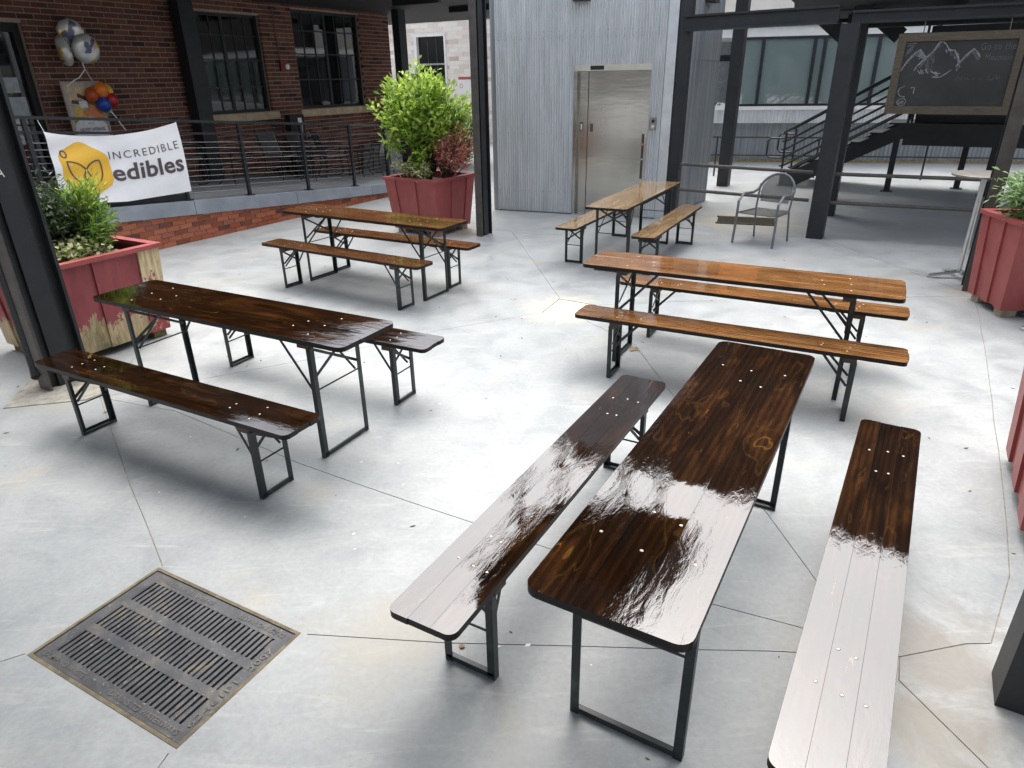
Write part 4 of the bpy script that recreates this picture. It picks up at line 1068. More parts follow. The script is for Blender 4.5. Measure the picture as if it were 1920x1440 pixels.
def bush(name, label, cat, root, shoots, leafm_, stem_r=.008, leafkw=None, group=None, seed=1, per=26, woody=True, start=.45):
    """shoots: list of tip points (world); leaves cluster along the outer half of each shoot"""
    rnd = random.Random(seed); t = thing(name, label, cat, tuple(root), 0, group)
    kw = dict(length=.075, width=.026, spread=.65, droop=.15, jitter=.045); kw.update(leafkw or {})
    fol = MB(); st = MB()
    for tip in shoots:
        tip = Vector(tip); b = Vector(root) + Vector((rnd.uniform(-.05, .05), rnd.uniform(-.05, .05), 0))
        mid = b.lerp(tip, .5) + Vector((rnd.gauss(0, .04), rnd.gauss(0, .04), .06))
        st.tube([b, mid, tip], [stem_r * 1.4, stem_r, stem_r * .4], 5)
        for k in range(5):
            f = start + (1 - start) * k / 4
            p = mid.lerp(tip, (f - .5) * 2) if f > .5 else b.lerp(mid, f * 2)
            leaves(fol, rnd, p, (tip - mid).normalized(), per // 5, **kw)
    st.build('stems', BARK, t, world=True)
    fol.build('foliage', leafm_, t, world=True, kind='stuff')
    return t
def blob_tips(rnd, c, rx, ry, rz, n, inner=.55):
    o = []
    while len(o) < n:
        v = Vector((rnd.uniform(-1, 1), rnd.uniform(-1, 1), rnd.uniform(-1, 1)))
        if inner < v.length < 1: o.append(Vector(c) + Vector((v.x * rx, v.y * ry, v.z * rz)))
    return o
rt_ = random.Random(21)
bush('tree', 'light green tree added beyond the shed corner for the green reflection in its glass', 'tree', (5.5, 21.5, 0), blob_tips(rt_, (5.5, 21.5, 2.3), 1.2, 1.0, 1.3, 70, .3), LF_YEL, .03, dict(length=.16, width=.08, jitter=.14), seed=2, per=40)  # added tree stands in for greenery reflected in the shed glass
bush('shrub', 'distant green shrub seen past the planter in front of the whitewashed building', 'shrub', (-1.25, 18.6, 0), blob_tips(rt_, (-1.25, 18.6, .75), .55, .5, .8, 40, .3), LF_MID, .012, dict(length=.12, width=.05, jitter=.1), seed=3, per=35)

# ================================================================== BEER TABLES AND BENCHES
def board_set(root, L, W, H, th, n, wood, rad):
    """n planks side by side with rounded outer corners"""
    gap = .0001; pw_ = (W - gap * (n - 1)) / n
    for k in range(n):
        y0 = -W / 2 + k * (pw_ + gap); y1 = y0 + pw_
        poly = []
        def corner(cx, cy, a0, r):
            for i in range(6): a = a0 + math.pi / 2 * i / 5; poly.append((cx + r * math.cos(a), cy + r * math.sin(a)))
        jt = [random.uniform(-.004, .004) for _ in range(2)]
        xl, xr = -L / 2 + jt[0], L / 2 + jt[1]
        if k == 0: corner(xl + rad, y0 + rad, math.pi, rad); corner(xr - rad, y0 + rad, 1.5 * math.pi, rad)
        else: poly += [(xl, y0), (xr, y0)]
        if k == n - 1: corner(xr - rad, y1 - rad, 0, rad); corner(xl + rad, y1 - rad, math.pi / 2, rad)
        else: poly += [(xr, y1), (xl, y1)]
        m = MB(); m.prism(poly, H - th, H + random.uniform(-.0002, .0002), 0, 1, .0004)
        m.build('plank', [wood, EDGE], root)
def make_set(kind, wood, tint):
    T_ = kind == 'table'
    L, W, H = (2.2, .484, .776) if T_ else (2.2, .268, .474)
    t = thing('beer_table' if T_ else 'beer_bench', 'x', 'table' if T_ else 'bench')
    board_set(t, L, W, H, .027, 3, wood, .045 if T_ else .035)
    ly = .205 if T_ else .113; ht = H - .03
    for sx in (-1, 1):
        x = sx * .81
        m = MB(); m.box((sx * .78, 0, H - .027 - .0175), (.075, W - (.05 if T_ else .02), .033)); m.build('batten', BATTEN, t)
        m = MB(); m.box((sx * .60, 0, H - .027 - .010), (.06, W - .10, .018)); m.build('batten', BATTEN, t)
        for sy in (-1, 1):   # angle iron legs
            m = MB(); y = sy * ly; zt_ = H - .06; bw_ = .031
            m.box((x, y - sy * .002, zt_ / 2), (bw_, .005, zt_)); m.box((x + sx * bw_ / 2 - sx * .0025, y - sy * (.0045 + bw_ / 2 - .002), zt_ / 2), (.005, bw_ - .004, zt_)); m.build('leg', LEG, t)
        m = MB(); m.box((x, 0, .012), (.030, 2 * ly - .006, .010)); m.box((x + sx * .0135, 0, .024), (.004, 2 * ly - .012, .016)); m.build('foot_bar', LEG, t)
        zx = .22 if T_ else .14
        for sy in (-1, 1):
            m = MB(); m.bar((x - sx * .006 * (sy + 2), sy * (ly - .012), H - .065), (x - sx * .006 * (sy + 2), -sy * (ly - .012), H - .06 - zx), .005, .018, up=(0, 0, 1)); m.build('cross_brace', LEG, t)
        m = MB(); m.tube([(x - sx * .008, -ly + .012, H - .06 - zx - .06), (x - sx * .008, ly - .012, H - .06 - zx - .06)], .005, 6); m.build('stretcher', LEG, t)
        for sy in (-1, 1):   # folding struts to the underside
            m = MB(); zs = H - .06 - (.28 if T_ else .17); m.bar((x - sx * .02, sy * (ly - .02), zs), (x - sx * (.30 if T_ else .2), sy * (ly - .06), H - .036), .016, .005, up=(0, 1, 0)); m.build('folding_strut', LEG, t)
        for (bx_, ys) in ((.775, (-.155, 0, .15) if T_ else (-.07, -.003, .063)), (.60, (-.07, .03) if T_ else (-.026, .02))):
            for y in ys:
                m = MB(); m.lathe((sx * bx_ + random.uniform(-.02, .02), y + random.uniform(-.008, .008), H - .0005), [(.0062, 0), (.0062, .001), (.004, .002)], 9); m.build('bolt_head', ZINC, t)
    return t
ptd = make_set('table', WOOD_D, 0); pbd = make_set('bench', WOOD_D, 0)
ptb = make_set('table', WOOD_B, 0); pbb = make_set('bench', WOOD_B, 0)
WOOD_M = m_wood('worn_brown_wood', (.05, .022, .010), (.125, .054, .022), (.215, .10, .043), (.09, .042, .018))
ptm = make_set('table', WOOD_M, 0); pbm = make_set('bench', WOOD_M, 0)
ptg = make_set('table', WOOD_G, 0); pbg = make_set('bench', WOOD_G, 0)
GT, GB = 'beer garden tables in the yard', 'beer garden benches in the yard'
SETS = [  # proto, x, y, angle, label
    (ptd, .785, 2.319, 59.6, 'glossy dark table in the right foreground reflecting white sky, between two long benches', GT),
    (pbd, .229, 2.618, 60.1, 'glossy dark bench left of the foreground table, nearest end rounded and pale with reflection', GB),
    (pbd, 1.326, 2.024, 58.5, 'glossy bench at the lower right, cut by the bottom of the picture, white with reflection', GB),
    (ptb, 1.630, 4.759, -28.1, 'orange-brown table at right of the yard, lengthwise behind the foreground table', GT),
    (pbb, 1.499, 4.358, -27.9, 'orange-brown bench along the near side of the right-hand brown table', GB),
    (pbb, 1.960, 5.194, -28.8, 'orange-brown bench half hidden along the far side of the right-hand brown table', GB),
    (ptd, -1.768, 4.089, -28.2, 'nearly black table at left with a green reflection, its end before the rotted planter', GT),
    (pbd, -2.045, 3.580, -28.4, 'dark bench at far left, its end against the black column, soft shadow beneath', GB),
    (pbd, -1.487, 4.704, -27.4, 'dark bench mostly hidden behind the nearly black left table', GB),
    (ptm, -1.477, 7.236, -31.0, 'weathered brown table at back left, in front of the shrub planter', GT),
    (pbm, -1.735, 6.876, -32.0, 'weathered brown bench on the near side of the back left table', GB),
    (pbm, -1.318, 7.582, -29.7, 'weathered brown bench behind the back left table, against the red planter', GB),
    (ptg, 1.567, 8.382, 61.5, 'pale greyish table end-on before the elevator doors', GT),
    (pbg, 1.176, 8.824, 61.1, 'pale greyish bench on the elevator side, left of the end-on table', GB),
    (pbg, 1.970, 8.281, 61.7, 'pale greyish bench right of the end-on table before the elevator', GB)]
usedp = set()
for pr, x, y, a, lb, gr in SETS:
    o = pr if pr not in usedp else dup(pr)
    usedp.add(pr); place(o, x, y, 0, R(a)); tag(o, lb, None, gr)
    if pr is o: pass

# ================================================================== PLANTERS
def planter(label, C, rz, top, bot, H, mats=None, nb=5, feet=True, rot=False, z0=.07):
    """C centre on the ground, top and bot half sizes (x, y)"""
    t = thing('planter_box', label, 'planter', tuple(C), rz, 'red wooden planters')
    (tx, ty), (bx_, by) = top, bot
    def side(ax, sgn):
        # board faces on one side; a = coordinate along the side
        for k in range(nb):
            u0, u1 = -1 + 2 * k / nb, -1 + 2 * (k + 1) / nb
            raised = k % 2 == 0
            inset = 0.0 if raised else .018
            g_ = .006 if raised else -.006
            def pt(u, z, d):
                f = (z - z0) / (H - z0); hx = bx_ + (tx - bx_) * f; hy = by + (ty - by) * f
                if ax == 'x': return Vector((hx * u, sgn * (hy - d), z))
                return Vector((sgn * (hx - d), hy * u, z))
            ua, ub = (u0 + g_ / 1, u1 - g_ / 1)
            if not raised: ua, ub = max(ua, -1 + .03), min(ub, 1 - .03)
            jz = random.uniform(-.004, .004)
            q = [pt(ua, z0 + jz, inset), pt(ub, z0 + jz, inset), pt(ub, z0 + jz, inset + .03), pt(ua, z0 + jz, inset + .03)]
            q2 = [pt(ua, H - .03, inset), pt(ub, H - .03, inset), pt(ub, H - .03, inset + .03), pt(ua, H - .03, inset + .03)]
            if (q[1] - q[0]).cross(q[2] - q[1]).z < 0: q.reverse(); q2.reverse()
            m = MB(); m.hexa(q + q2)
            mt = RED
            if rot:
                mt = PEEL
                if ax == 'y' and sgn > 0 and k == nb - 1: mt = BARE
            m.build('board', mt, t)
    for ax in ('x', 'y'):
        for sg_ in (-1, 1): side(ax, sg_)
    rw = .075
    for sg_ in (-1, 1):
        m = MB(); m.box((0, sg_ * (ty - rw / 2 + .018), H - .012), (2 * tx + .036, rw, .036)); m.build('rim_board', RED, t)
        m = MB(); m.box((sg_ * (tx - rw / 2 + .018), 0, H - .0135), (rw, 2 * (ty - rw + .018) - .004, .036)); m.build('rim_board', RED, t)
    m = MB(); m.box((0, 0, H - .11), (2 * tx - .09, 2 * ty - .09, .04)); m.build('soil', SOIL, t)
    m = MB(); m.box((0, 0, z0 + .02), (2 * bx_ - .07, 2 * by - .07, .03)); m.build('base_panel', ROT if rot else BLK, t)
    for sx in (-1, 1):
        for sy in (-1, 1):
            m = MB(); m.box((sx * (bx_ - .10), sy * (by - .09), z0 / 2 + .0), (.13, .12, z0 - .002)); m.build('foot_block', ROT if rot else simple('pale_block', (.34, .30, .22), .85) if 'pale_block' not in bpy.data.materials else bpy.data.materials['pale_block'], t)
    return t
AZ = math.atan2(EY, EX)
# back planter: near corner of the top about (-1.05, 9.52)
PB = Vector((-1.15, 10.2, 0))
pbk = planter('red planter with green shrub at the back beside the middle column', PB, AZ - .04, (.47, .47), (.41, .39), .80, nb=5)
PL = Vector((-3.72, 5.60, 0))
plf = planter('rotting red planter with bare peeling corner at left beside the black column', PL, AZ + .02, (.50, .50), (.46, .46), .83, nb=5, rot=True)
PR_ = Vector((4.95, 6.08, 0))
prt = planter('red planter with pale conifer at the right edge beside the downspout', PR_, R(-7), (.47, .34), (.43, .30), .87, nb=5)
PN = Vector((3.05, 2.78, 0))
pnr = planter('red planter cut by the right edge, nearest to the viewer', PN, AZ, (.50, .50), (.45, .45), .80, nb=5)

rs = random.Random(31)
tips = blob_tips(rs, (PB.x - .02, PB.y, 1.70), .74, .60, .42, 80, .35) + blob_tips(rs, (PB.x - .12, PB.y, 2.04), .36, .3, .20, 16, .1) + [(PB.x - .55, PB.y - .12, 1.25), (PB.x - .48, PB.y - .2, 1.32), (PB.x - .05, PB.y - .35, 1.15), (PB.x - .1, PB.y - .28, 1.05)]
bush('green_shrub', 'tall bright green shrub growing in the back red planter', 'shrub', (PB.x - .05, PB.y + .02, .70), tips, LF_GREEN, .009, dict(length=.11, width=.046, spread=.8, jitter=.05), seed=5, per=56, start=.68)
tips = blob_tips(rs, (PB.x + .36, PB.y - .16, 1.20), .36, .30, .30, 36, .3)
bush('red_leaf_shrub', 'reddish-leaved shrub at the right of the back red planter', 'shrub', (PB.x + .25, PB.y - .1, .70), tips, LF_RED, .006, dict(length=.075, width=.024, spread=.6, jitter=.04, droop=.35), seed=6, per=40)
tips = [(PB.x + dx * EX + dy * DX, PB.y + dx * EY + dy * DY, .90 + rs.uniform(-.03, .07)) for dx, dy in [(rs.uniform(-.38, .2), rs.uniform(-.46, -.22)) for _ in range(40)]]
bush('trailing_groundcover', 'cream and green trailing groundcover along the near rim of the back planter', 'plant', (PB.x - .05, PB.y - .22, .71), tips, LF_CREAM, .003, dict(length=.05, width=.036, spread=1.0, jitter=.04), seed=7, per=22)
# left planter
tips = blob_tips(rs, (PL.x - .08, PL.y + .08, 1.05), .40, .40, .33, 80, .2)
bush('dark_conifer', 'dark green conifer bush at the left of the rotting planter', 'shrub', (PL.x - .12, PL.y - .05, .73), tips, LF_DK, .008, dict(length=.07, width=.022, spread=.9, jitter=.05), seed=8, per=110)
tips = blob_tips(rs, (PL.x + .24, PL.y + .02, 1.06), .18, .18, .30, 30, .25) + [(PL.x + .2 + rs.uniform(-.09, .09), PL.y + .1 + rs.uniform(-.09, .09), 1.18 + rs.uniform(-.1, .22)) for _ in range(16)]
bush('feathery_shrub', 'feathery yellow-tipped evergreen in the middle of the rotting planter, in front of the banner', 'shrub', (PL.x + .14, PL.y + .06, .73), [t for t in tips if t[2] < 1.26], LF_MID, .006, dict(length=.085, width=.012, spread=.55, jitter=.035), seed=9, per=60)
bush('feathery_shrub', 'bright yellow-green feathery top rising before the honey-yellow logo of the banner', 'shrub', (PL.x + .16, PL.y + .07, .73), [t for t in tips if 1.22 <= t[2] < 1.38][:14], LF_YEL, .005, dict(length=.09, width=.012, spread=.5, jitter=.035), seed=10, per=70)
gt = thing('strap_leaf_plant', 'clump of long green strap leaves in front of the rotting planter shrubs', 'plant', (PL.x + .16, PL.y - .2, .74))
m = MB()
for k in range(34):
    a = rs.uniform(0, 6.28); l = rs.uniform(.25, .45); b = Vector((PL.x + .16, PL.y - .18, .73)) + Vector((rs.uniform(-.05, .05), rs.uniform(-.05, .05), 0))
    h = Vector((math.cos(a), math.sin(a), 0)); sd_ = Vector((-h.y, h.x, 0)); pts_ = [b + h * l * f * .55 + Vector((0, 0, l * (1.15 * f - .72 * f * f))) for f in (0, .3, .6, .85, 1)]
    ws = (.012, .014, .012, .007, .001); vs = []
    for p, w_ in zip(pts_, ws): vs += [p + sd_ * w_ / 1.6, p - sd_ * w_ / 1.6]
    m.add(vs, [(2 * i, 2 * i + 1, 2 * i + 3, 2 * i + 2) for i in range(4)])
m.build('leaves', LF_MID, gt, world=True, kind='stuff')
tips = [(PL.x + u * EX + v * DX, PL.y + u * EY + v * DY, .86 + rs.uniform(-.03, .06)) for u, v in [(rs.uniform(.12, .44), rs.uniform(-.42, .18)) for _ in range(34)]]
bush('variegated_ivy', 'white and green variegated ivy spilling along the rim of the rotting planter', 'plant', (PL.x + .22, PL.y - .12, .73), tips, LF_CREAM, .003, dict(length=.045, width=.04, spread=1.0, jitter=.035), seed=11, per=16)
# right planter
tips = blob_tips(rs, (PR_.x - .06, PR_.y - .04, 1.12), .50, .36, .26, 84, .25) + [(PR_.x - .08 + rs.uniform(-.12, .2), PR_.y + rs.uniform(-.1, .1), 1.36 + rs.uniform(-.05, .14)) for _ in range(14)] + [(PR_.x - .5, PR_.y + .05, 1.17), (PR_.x - .42, PR_.y - .05, 1.05)]
bush('pale_conifer', 'pale blue-green spreading conifer in the right red planter', 'shrub', (PR_.x, PR_.y, .77), tips, LF_BLUE, .007, dict(length=.07, width=.026, spread=.8, jitter=.045), seed=12, per=70)
tips = blob_tips(rs, (PR_.x + .12, PR_.y - .2, 1.02), .22, .14, .14, 18, .3)
bush('yellow_tipped_conifer', 'yellow-green tufts among the pale conifer at the right edge', 'shrub', (PR_.x + .12, PR_.y - .15, .77), tips, LF_YEL, .005, dict(length=.05, width=.014, spread=.8, jitter=.04), seed=13, per=50)

# ================================================================== BANNER ON THE RAILING
bt = thing('banner', 'white banner with a yellow hexagon bee logo and dark lettering tied to the railing', 'banner', tuple(PW(-.4, -.05, 1.2)))
BS0, BS1 = -1.28, .465
def bpos(s, z, o=0.0):
    """map banner coordinates (s along wall, z height as drawn on the flat cloth) to the hanging, rippled cloth"""
    f = (s - BS0) / (BS1 - BS0); v = (z - .70) / .90
    top = 1.60 - .115 * math.sin(math.pi * min(1, max(0, f))) ** .8 * (1 - .25 * f); btm = .775 - .085 * min(1, f * 2.2)
    zz = btm + (top - btm) * v
    rip = .018 * math.sin(f * 9 + v * 2.5) * (0.4 + .6 * v) + .012 * math.sin(f * 17 - v * 5) * v + .02 * math.sin(math.pi * f) * (1 - v)
    diag = .012 * math.sin((f * 2.0 + (1 - v) * 3.2) * 5.0) * math.exp(-3 * abs(f - .12))
    ss = s + .012 * math.sin(v * 3)
    return PW(ss, rn - .032 - .03 - rip - diag - o, zz)
m = MB(); nx, nz = 56, 26
for i in range(nx + 1):
    for j in range(nz + 1): m.v.append(bpos(BS0 + (BS1 - BS0) * i / nx, .70 + .90 * j / nz))
for i in range(nx):
    for j in range(nz): a = i * (nz + 1) + j; m.f.append([a, a + nz + 1, a + nz + 2, a + 1]); m.m.append(0)
m.build('cloth', BANNER, bt, world=True, smooth=True)
hexp = []
hc = (-.90, 1.155)
for k in range(6):
    a = R(90 + 60 * k); nxt = R(90 + 60 * (k + 1)); prv = R(90 + 60 * (k - 1))
    c = Vector((math.cos(a) * .345, math.sin(a) * .385)); pa = Vector((math.cos(prv) * .345, math.sin(prv) * .385)); pb_ = Vector((math.cos(nxt) * .345, math.sin(nxt) * .385))
    for f in range(5):
        q = f / 4; p0 = c.lerp(pa, .22); p2 = c.lerp(pb_, .22)
        p = p0 * (1 - q) ** 2 + c * 2 * q * (1 - q) + p2 * q * q
        hexp.append((hc[0] + p.x, hc[1] + p.y))
vs, fs = cdt_fill(hexp, .028)
m = MB(); m.add([bpos(x, y, .003) for x, y in vs], fs); m.build('hexagon_print', YEL, bt, world=True, smooth=True)
m = MB()
def stroke(pts_, wd, cl=False):
    vs, fs = ribbon(pts_, wd, cl); m.add([bpos(x, y, .006) for x, y in vs], fs)
stroke([(-1.13 + .034 * math.cos(k * .35), 1.345 + .043 * math.sin(k * .35)) for k in range(18)], .017, True)
def bez(p0, p1, p2, p3, n=14): 
    o = []
    for i in range(n + 1):
        q = i / n; o.append(tuple(Vector(p0) * (1 - q) ** 3 + Vector(p1) * 3 * q * (1 - q) ** 2 + Vector(p2) * 3 * q * q * (1 - q) + Vector(p3) * q ** 3))
    return o
stroke(bez((-.88, 1.06), (-.92, 1.24), (-1.05, 1.26), (-1.12, 1.25)) + bez((-1.12, 1.25), (-1.13, 1.08), (-1.04, .96), (-.90, .93))[1:], .019)
stroke(bez((-.93, 1.10), (-.91, 1.20), (-.82, 1.28), (-.73, 1.28)) + bez((-.73, 1.28), (-.69, 1.12), (-.74, .99), (-.88, .93))[1:] + bez((-.88, .93), (-.96, 1.0), (-.96, 1.08), (-.93, 1.13))[1:], .019)
m.build('bee_outline', PRINT, bt, world=True)
def dense(vs, fs, maxl=.03):
    return vs, fs
for txt, x0, x1, y0, y1, bold, sp, nm in (('INCREDIBLE', -.59, .40, 1.285, 1.385, -.005, 1.25, 'small_lettering'), ('edibles', -.60, .415, .985, 1.215, .022, 1.02, 'large_lettering')):
    vs, fs = fit_text(txt, x0, x1, y0, y1, bold, sp)
    m = MB(); m.add([bpos(x, y, .005) for x, y in vs], fs); m.build(nm, PRINT, bt, world=True)
for s, z in ((BS0 + .01, 1.6), (BS1 - .01, 1.6)):
    m = MB(); m.tube([bpos(s, z, .0), PW(s, rn, ramp(s) + 1.05)], .004, 5); m.build('tie', WHITE, bt, world=True)

# ================================================================== POSTER BOARD AND BALLOONS AT THE WALL
po = thing('poster_board', 'framed food poster with white arch reading newest offerings, standing at the dark brick wall', 'poster', tuple(WP(1.0, ramp(1), .35)))
PO = .32
def pp(s, z, o=0.0): return WP(s, z, PO + o + (2.2 - z) * .03)
def pbx(m, s0, s1, z0, z1, o0, o1):
    m.hexa([pp(s0, z0, o1 - .0), pp(s1, z0, o1), pp(s1, z0, o0), pp(s0, z0, o0)] + [pp(s0, z1, o1), pp(s1, z1, o1), pp(s1, z1, o0), pp(s0, z1, o0)])
k_ = .93
S0, S1, Z0, Z1 = .74, 1.30, 1.20, 2.10
m = MB(); pbx(m, S0, S1, Z0, Z1, -.02, .0); m.build('panel', simple('poster_cream', (.42, .38, .30), .6), po, world=True)
for (a, b, c, d_) in ((S0 - .03, S0, Z0, Z1), (S1, S1 + .03, Z0, Z1), (S0 - .03, S1 + .03, Z1, Z1 + .03)):
    m = MB(); pbx(m, a, b, c, d_, -.02, .012); m.build('frame', simple('poster_frame', (.40, .30, .26), .5) if 'poster_frame' not in bpy.data.materials else bpy.data.materials['poster_frame'], po, world=True)
def patch(nm, colr, polys, o):
    mt_ = simple('print_' + nm, colr, .5, 0, .15, 20)
    for pl_ in polys:
        n = len(pl_); m = MB(); m.add([pp(x, z, o) for x, z in pl_], [list(range(n))]); m.build(nm, mt_, po, world=True)
patch('bread_slices', (.62, .46, .26), [[(.78, 1.84), (.90, 1.82), (.92, 1.93), (.80, 1.96)], [(.86, 1.93), (1.06, 1.86), (1.10, 2.02), (.93, 2.07)], [(.78, 1.98), (.86, 1.98), (.87, 2.07), (.79, 2.06)]], .003)
patch('dark_crust', (.10, .035, .025), [[(.80, 1.81), (.98, 1.78), (1.0, 1.84), (.82, 1.86)], [(.92, 1.90), (1.10, 1.82), (1.11, 1.87), (.93, 1.96)]], .0045)
patch('leafy_greens', (.16, .24, .06), [[(1.02, 1.66), (1.16, 1.70), (1.18, 1.88), (1.06, 1.86)], [(.77, 1.52), (.85, 1.50), (.86, 1.60), (.78, 1.62)]], .004)
patch('yellow_fruit', (.62, .40, .09), [[(.80, 1.58), (.96, 1.56), (.98, 1.74), (.82, 1.76)]], .005)
patch('orange_dish', (.62, .20, .07), [[(.98, 1.60), (1.28, 1.54), (1.28, 1.76), (1.08, 1.78)], [(.94, 1.62), (1.02, 1.62), (1.02, 1.70), (.95, 1.70)]], .006)
patch('white_card', (.66, .66, .66), [[(.92, 1.74), (1.05, 1.74), (1.05, 1.84), (.92, 1.84)], [(.77, Z0 + .005)] + [(1.28, Z0 + .005), (1.28, 1.43)] + [(1.02 + .26 * math.cos(R(a)), 1.43 + .17 * math.sin(R(a))) for a in range(0, 181, 15)]], .008)
m = MB(); vs, fs = fit_text('NEWEST OFFERINGS', .82, 1.23, 1.385, 1.435, .02); m.add([pp(x, z, .011) for x, z in vs], fs); m.build('lettering', PRINT, po, world=True)
for a, z in ((.14, 1.345), (.12, 1.27), (.05, 1.50)):
    m = MB(); m.add([pp(1.02 - a, z, .010), pp(1.02 + a, z, .010), pp(1.02 + a, z + .010, .010), pp(1.02 - a, z + .010, .010)], [(0, 1, 2, 3)]); m.build('fine_print', simple('print_rust', (.35, .14, .08), .5) if 'print_rust' not in bpy.data.materials else bpy.data.materials['print_rust'], po, world=True)
for s in (S0 + .02, S1 - .02):
    m = MB(); m.bar(pp(s, ramp(1) + .0, -.012), pp(s, Z0 - .002, -.012), .03, .025, up=tuple(D)); m.build('stand_leg', BLK, po, world=True)
def balloon(name, label, P, r, mt, group, foil=False, tilt=0.0, rv=1.15):
    t = thing(name, label, 'balloon', tuple(P), 0, group)
    m = MB()
    if foil:
        n = 28; rings = 8
        ax = -NN
        for j in range(rings * 2 + 1):
            ph_ = -math.pi / 2 + math.pi * j / (rings * 2)
            for k in range(n):
                a = 2 * math.pi * k / n; wv = 1 + .035 * math.sin(a * 9) * math.cos(ph_) ** 8
                rr_ = r * (math.cos(ph_) ** .6 if math.cos(ph_) > 0 else 0) * wv
                m.v.append(Vector((rr_ * math.cos(a), rr_ * math.sin(a), r * .42 * math.sin(ph_))))
        for j in range(rings * 2):
            for k in range(n): k2 = (k + 1) % n; m.f.append([j * n + k, j * n + k2, (j + 1) * n + k2, (j + 1) * n + k]); m.m.append(0)
        q = (-NN + Vector((tilt, .0, -.1))).normalized().to_track_quat('Z', 'Y').to_matrix().to_4x4()
        m.xf(Matrix.Translation(Vector(P)) @ q)
        m.build('foil', mt, t, world=True, smooth=True)
    else:
        pr_ = []
        for j in range(11):
            a = math.pi * j / 10; pr_.append((max(.006, r * math.sin(a) * (1 - .12 * math.cos(math.pi - a))), -r * rv * math.cos(a)))
        m.lathe(P, pr_, 16); m.build('rubber', mt, t, world=True, smooth=True)
        m = MB(); m.lathe(Vector(P) + Vector((0, 0, -r * rv - .012)), [(.012, 0), (.004, .014)], 8); m.build('knot', mt, t, world=True)
    return t
def foilm(name, spots):
    def f(q):
        a = q.noise(q.coords(), 7, 4)
        c = q.ramp(a, [(.35, (.60, .60, .60)), (.62, (.74, .72, .66))])
        c = q.mix(q.ramp(q.noise(q.coords(loc=spots), 4.5, 2), [(.56, 0.0), (.6, .9)]), c, (.68, .42, .06))
        c = q.mix(q.ramp(q.noise(q.coords(loc=(spots[1], spots[0], 2)), 4.2, 2), [(.62, 0.0), (.65, .9)]), c, (.08, .09, .22))
        q.col(c); q.set(rough=.25, metal=.35)
    return mat(name, f)
FO = [foilm('printed_foil', (1, 4, 7)), foilm('printed_foil_b', (6, 2, 1)), foilm('printed_foil_c', (3, 3, 9))]
balloon('foil_balloon', 'round silver foil balloon with yellow and blue print, rightmost of three by the dark wall', WP(1.27, 2.60, .30), .225, FO[0], 'silver foil balloons', True, .2)
balloon('foil_balloon', 'silver foil balloon turned sideways, leftmost of three by the dark wall', WP(.90, 2.56, .34), .22, FO[1], 'silver foil balloons', True, -1.6)
balloon('foil_balloon', 'silver foil balloon highest of three by the dark wall, partly hidden', WP(1.14, 2.84, .22), .19, FO[2], 'silver foil balloons', True, -.5)
rb_ = thing('balloon_ribbon', 'white curled ribbons tying the silver foil balloons to the poster frame', 'ribbon', tuple(WP(1.2, 2.3, .3)))
m = MB(); m.tube([WP(1.15, 2.40, .32), WP(1.16, 2.30, .32), WP(1.03, 2.18, .33), WP(.95, 2.15, .33), WP(.79, 2.06, .34)], .009, 5); m.tube([WP(1.15, 2.37, .30), WP(1.22, 2.20, .30), WP(1.30, 2.05, .30)], .005, 5)
m.build('ribbon', WHITE, rb_, world=True)
for s, z, o_, c, nm, r in ((1.12, 1.93, .40, (.45, .07, .01), 'dark orange balloon beside the food poster, left of its cluster', .10), (1.27, 2.00, .45, (.80, .20, .02), 'bright orange balloon at the top of the cluster by the food poster', .105), (1.40, 1.98, .40, (.72, .50, .03), 'yellow balloon at the upper right of the cluster by the food poster', .085), (1.41, 1.85, .44, (.42, .015, .02), 'red balloon at the right of the cluster by the food poster', .10), (1.27, 1.79, .42, (.01, .06, .35), 'blue balloon at the bottom of the cluster by the food poster', .11), (1.36, 1.72, .30, (.30, .32, .16), 'pale olive balloon half hidden under the blue and red ones', .09)):
    balloon('balloon', nm, WP(s, z, o_), r, simple('rubber_' + nm.split()[0] + str(int(s * 100)), c, .3, 0, .05, 3, .0), 'coloured party balloons')
r2 = thing('balloon_ribbon', 'white twisted ribbon hanging from the coloured balloons to the railing', 'ribbon', tuple(WP(1.4, 1.6, .42)))
m = MB(); m.tube([WP(1.34, 1.70, .42), WP(1.42, 1.58, .42), WP(1.47, 1.46, .44), WP(1.53, 1.36, .44)], .010, 5); m.build('ribbon', WHITE, r2, world=True)
# tall dark menu stand on the patio
ms = thing('menu_stand', 'tall dark stand with a pale leaflet against the brick pier between the windows', 'stand', tuple(PW(5.35, 2.9, ramp(5.4))))
b = PW(5.35, 3.0, ramp(5.35))
m = MB(); m.box(b + Vector((0, 0, .62)), (.40, .16, 1.24), D); m.build('case', BLK, ms, world=True)
m = MB(); m.box(b + D * .06 - NN * .09 + Vector((0, 0, 1.02)), (.10, .012, .30), D); m.build('leaflet', WHITE, ms, world=True)

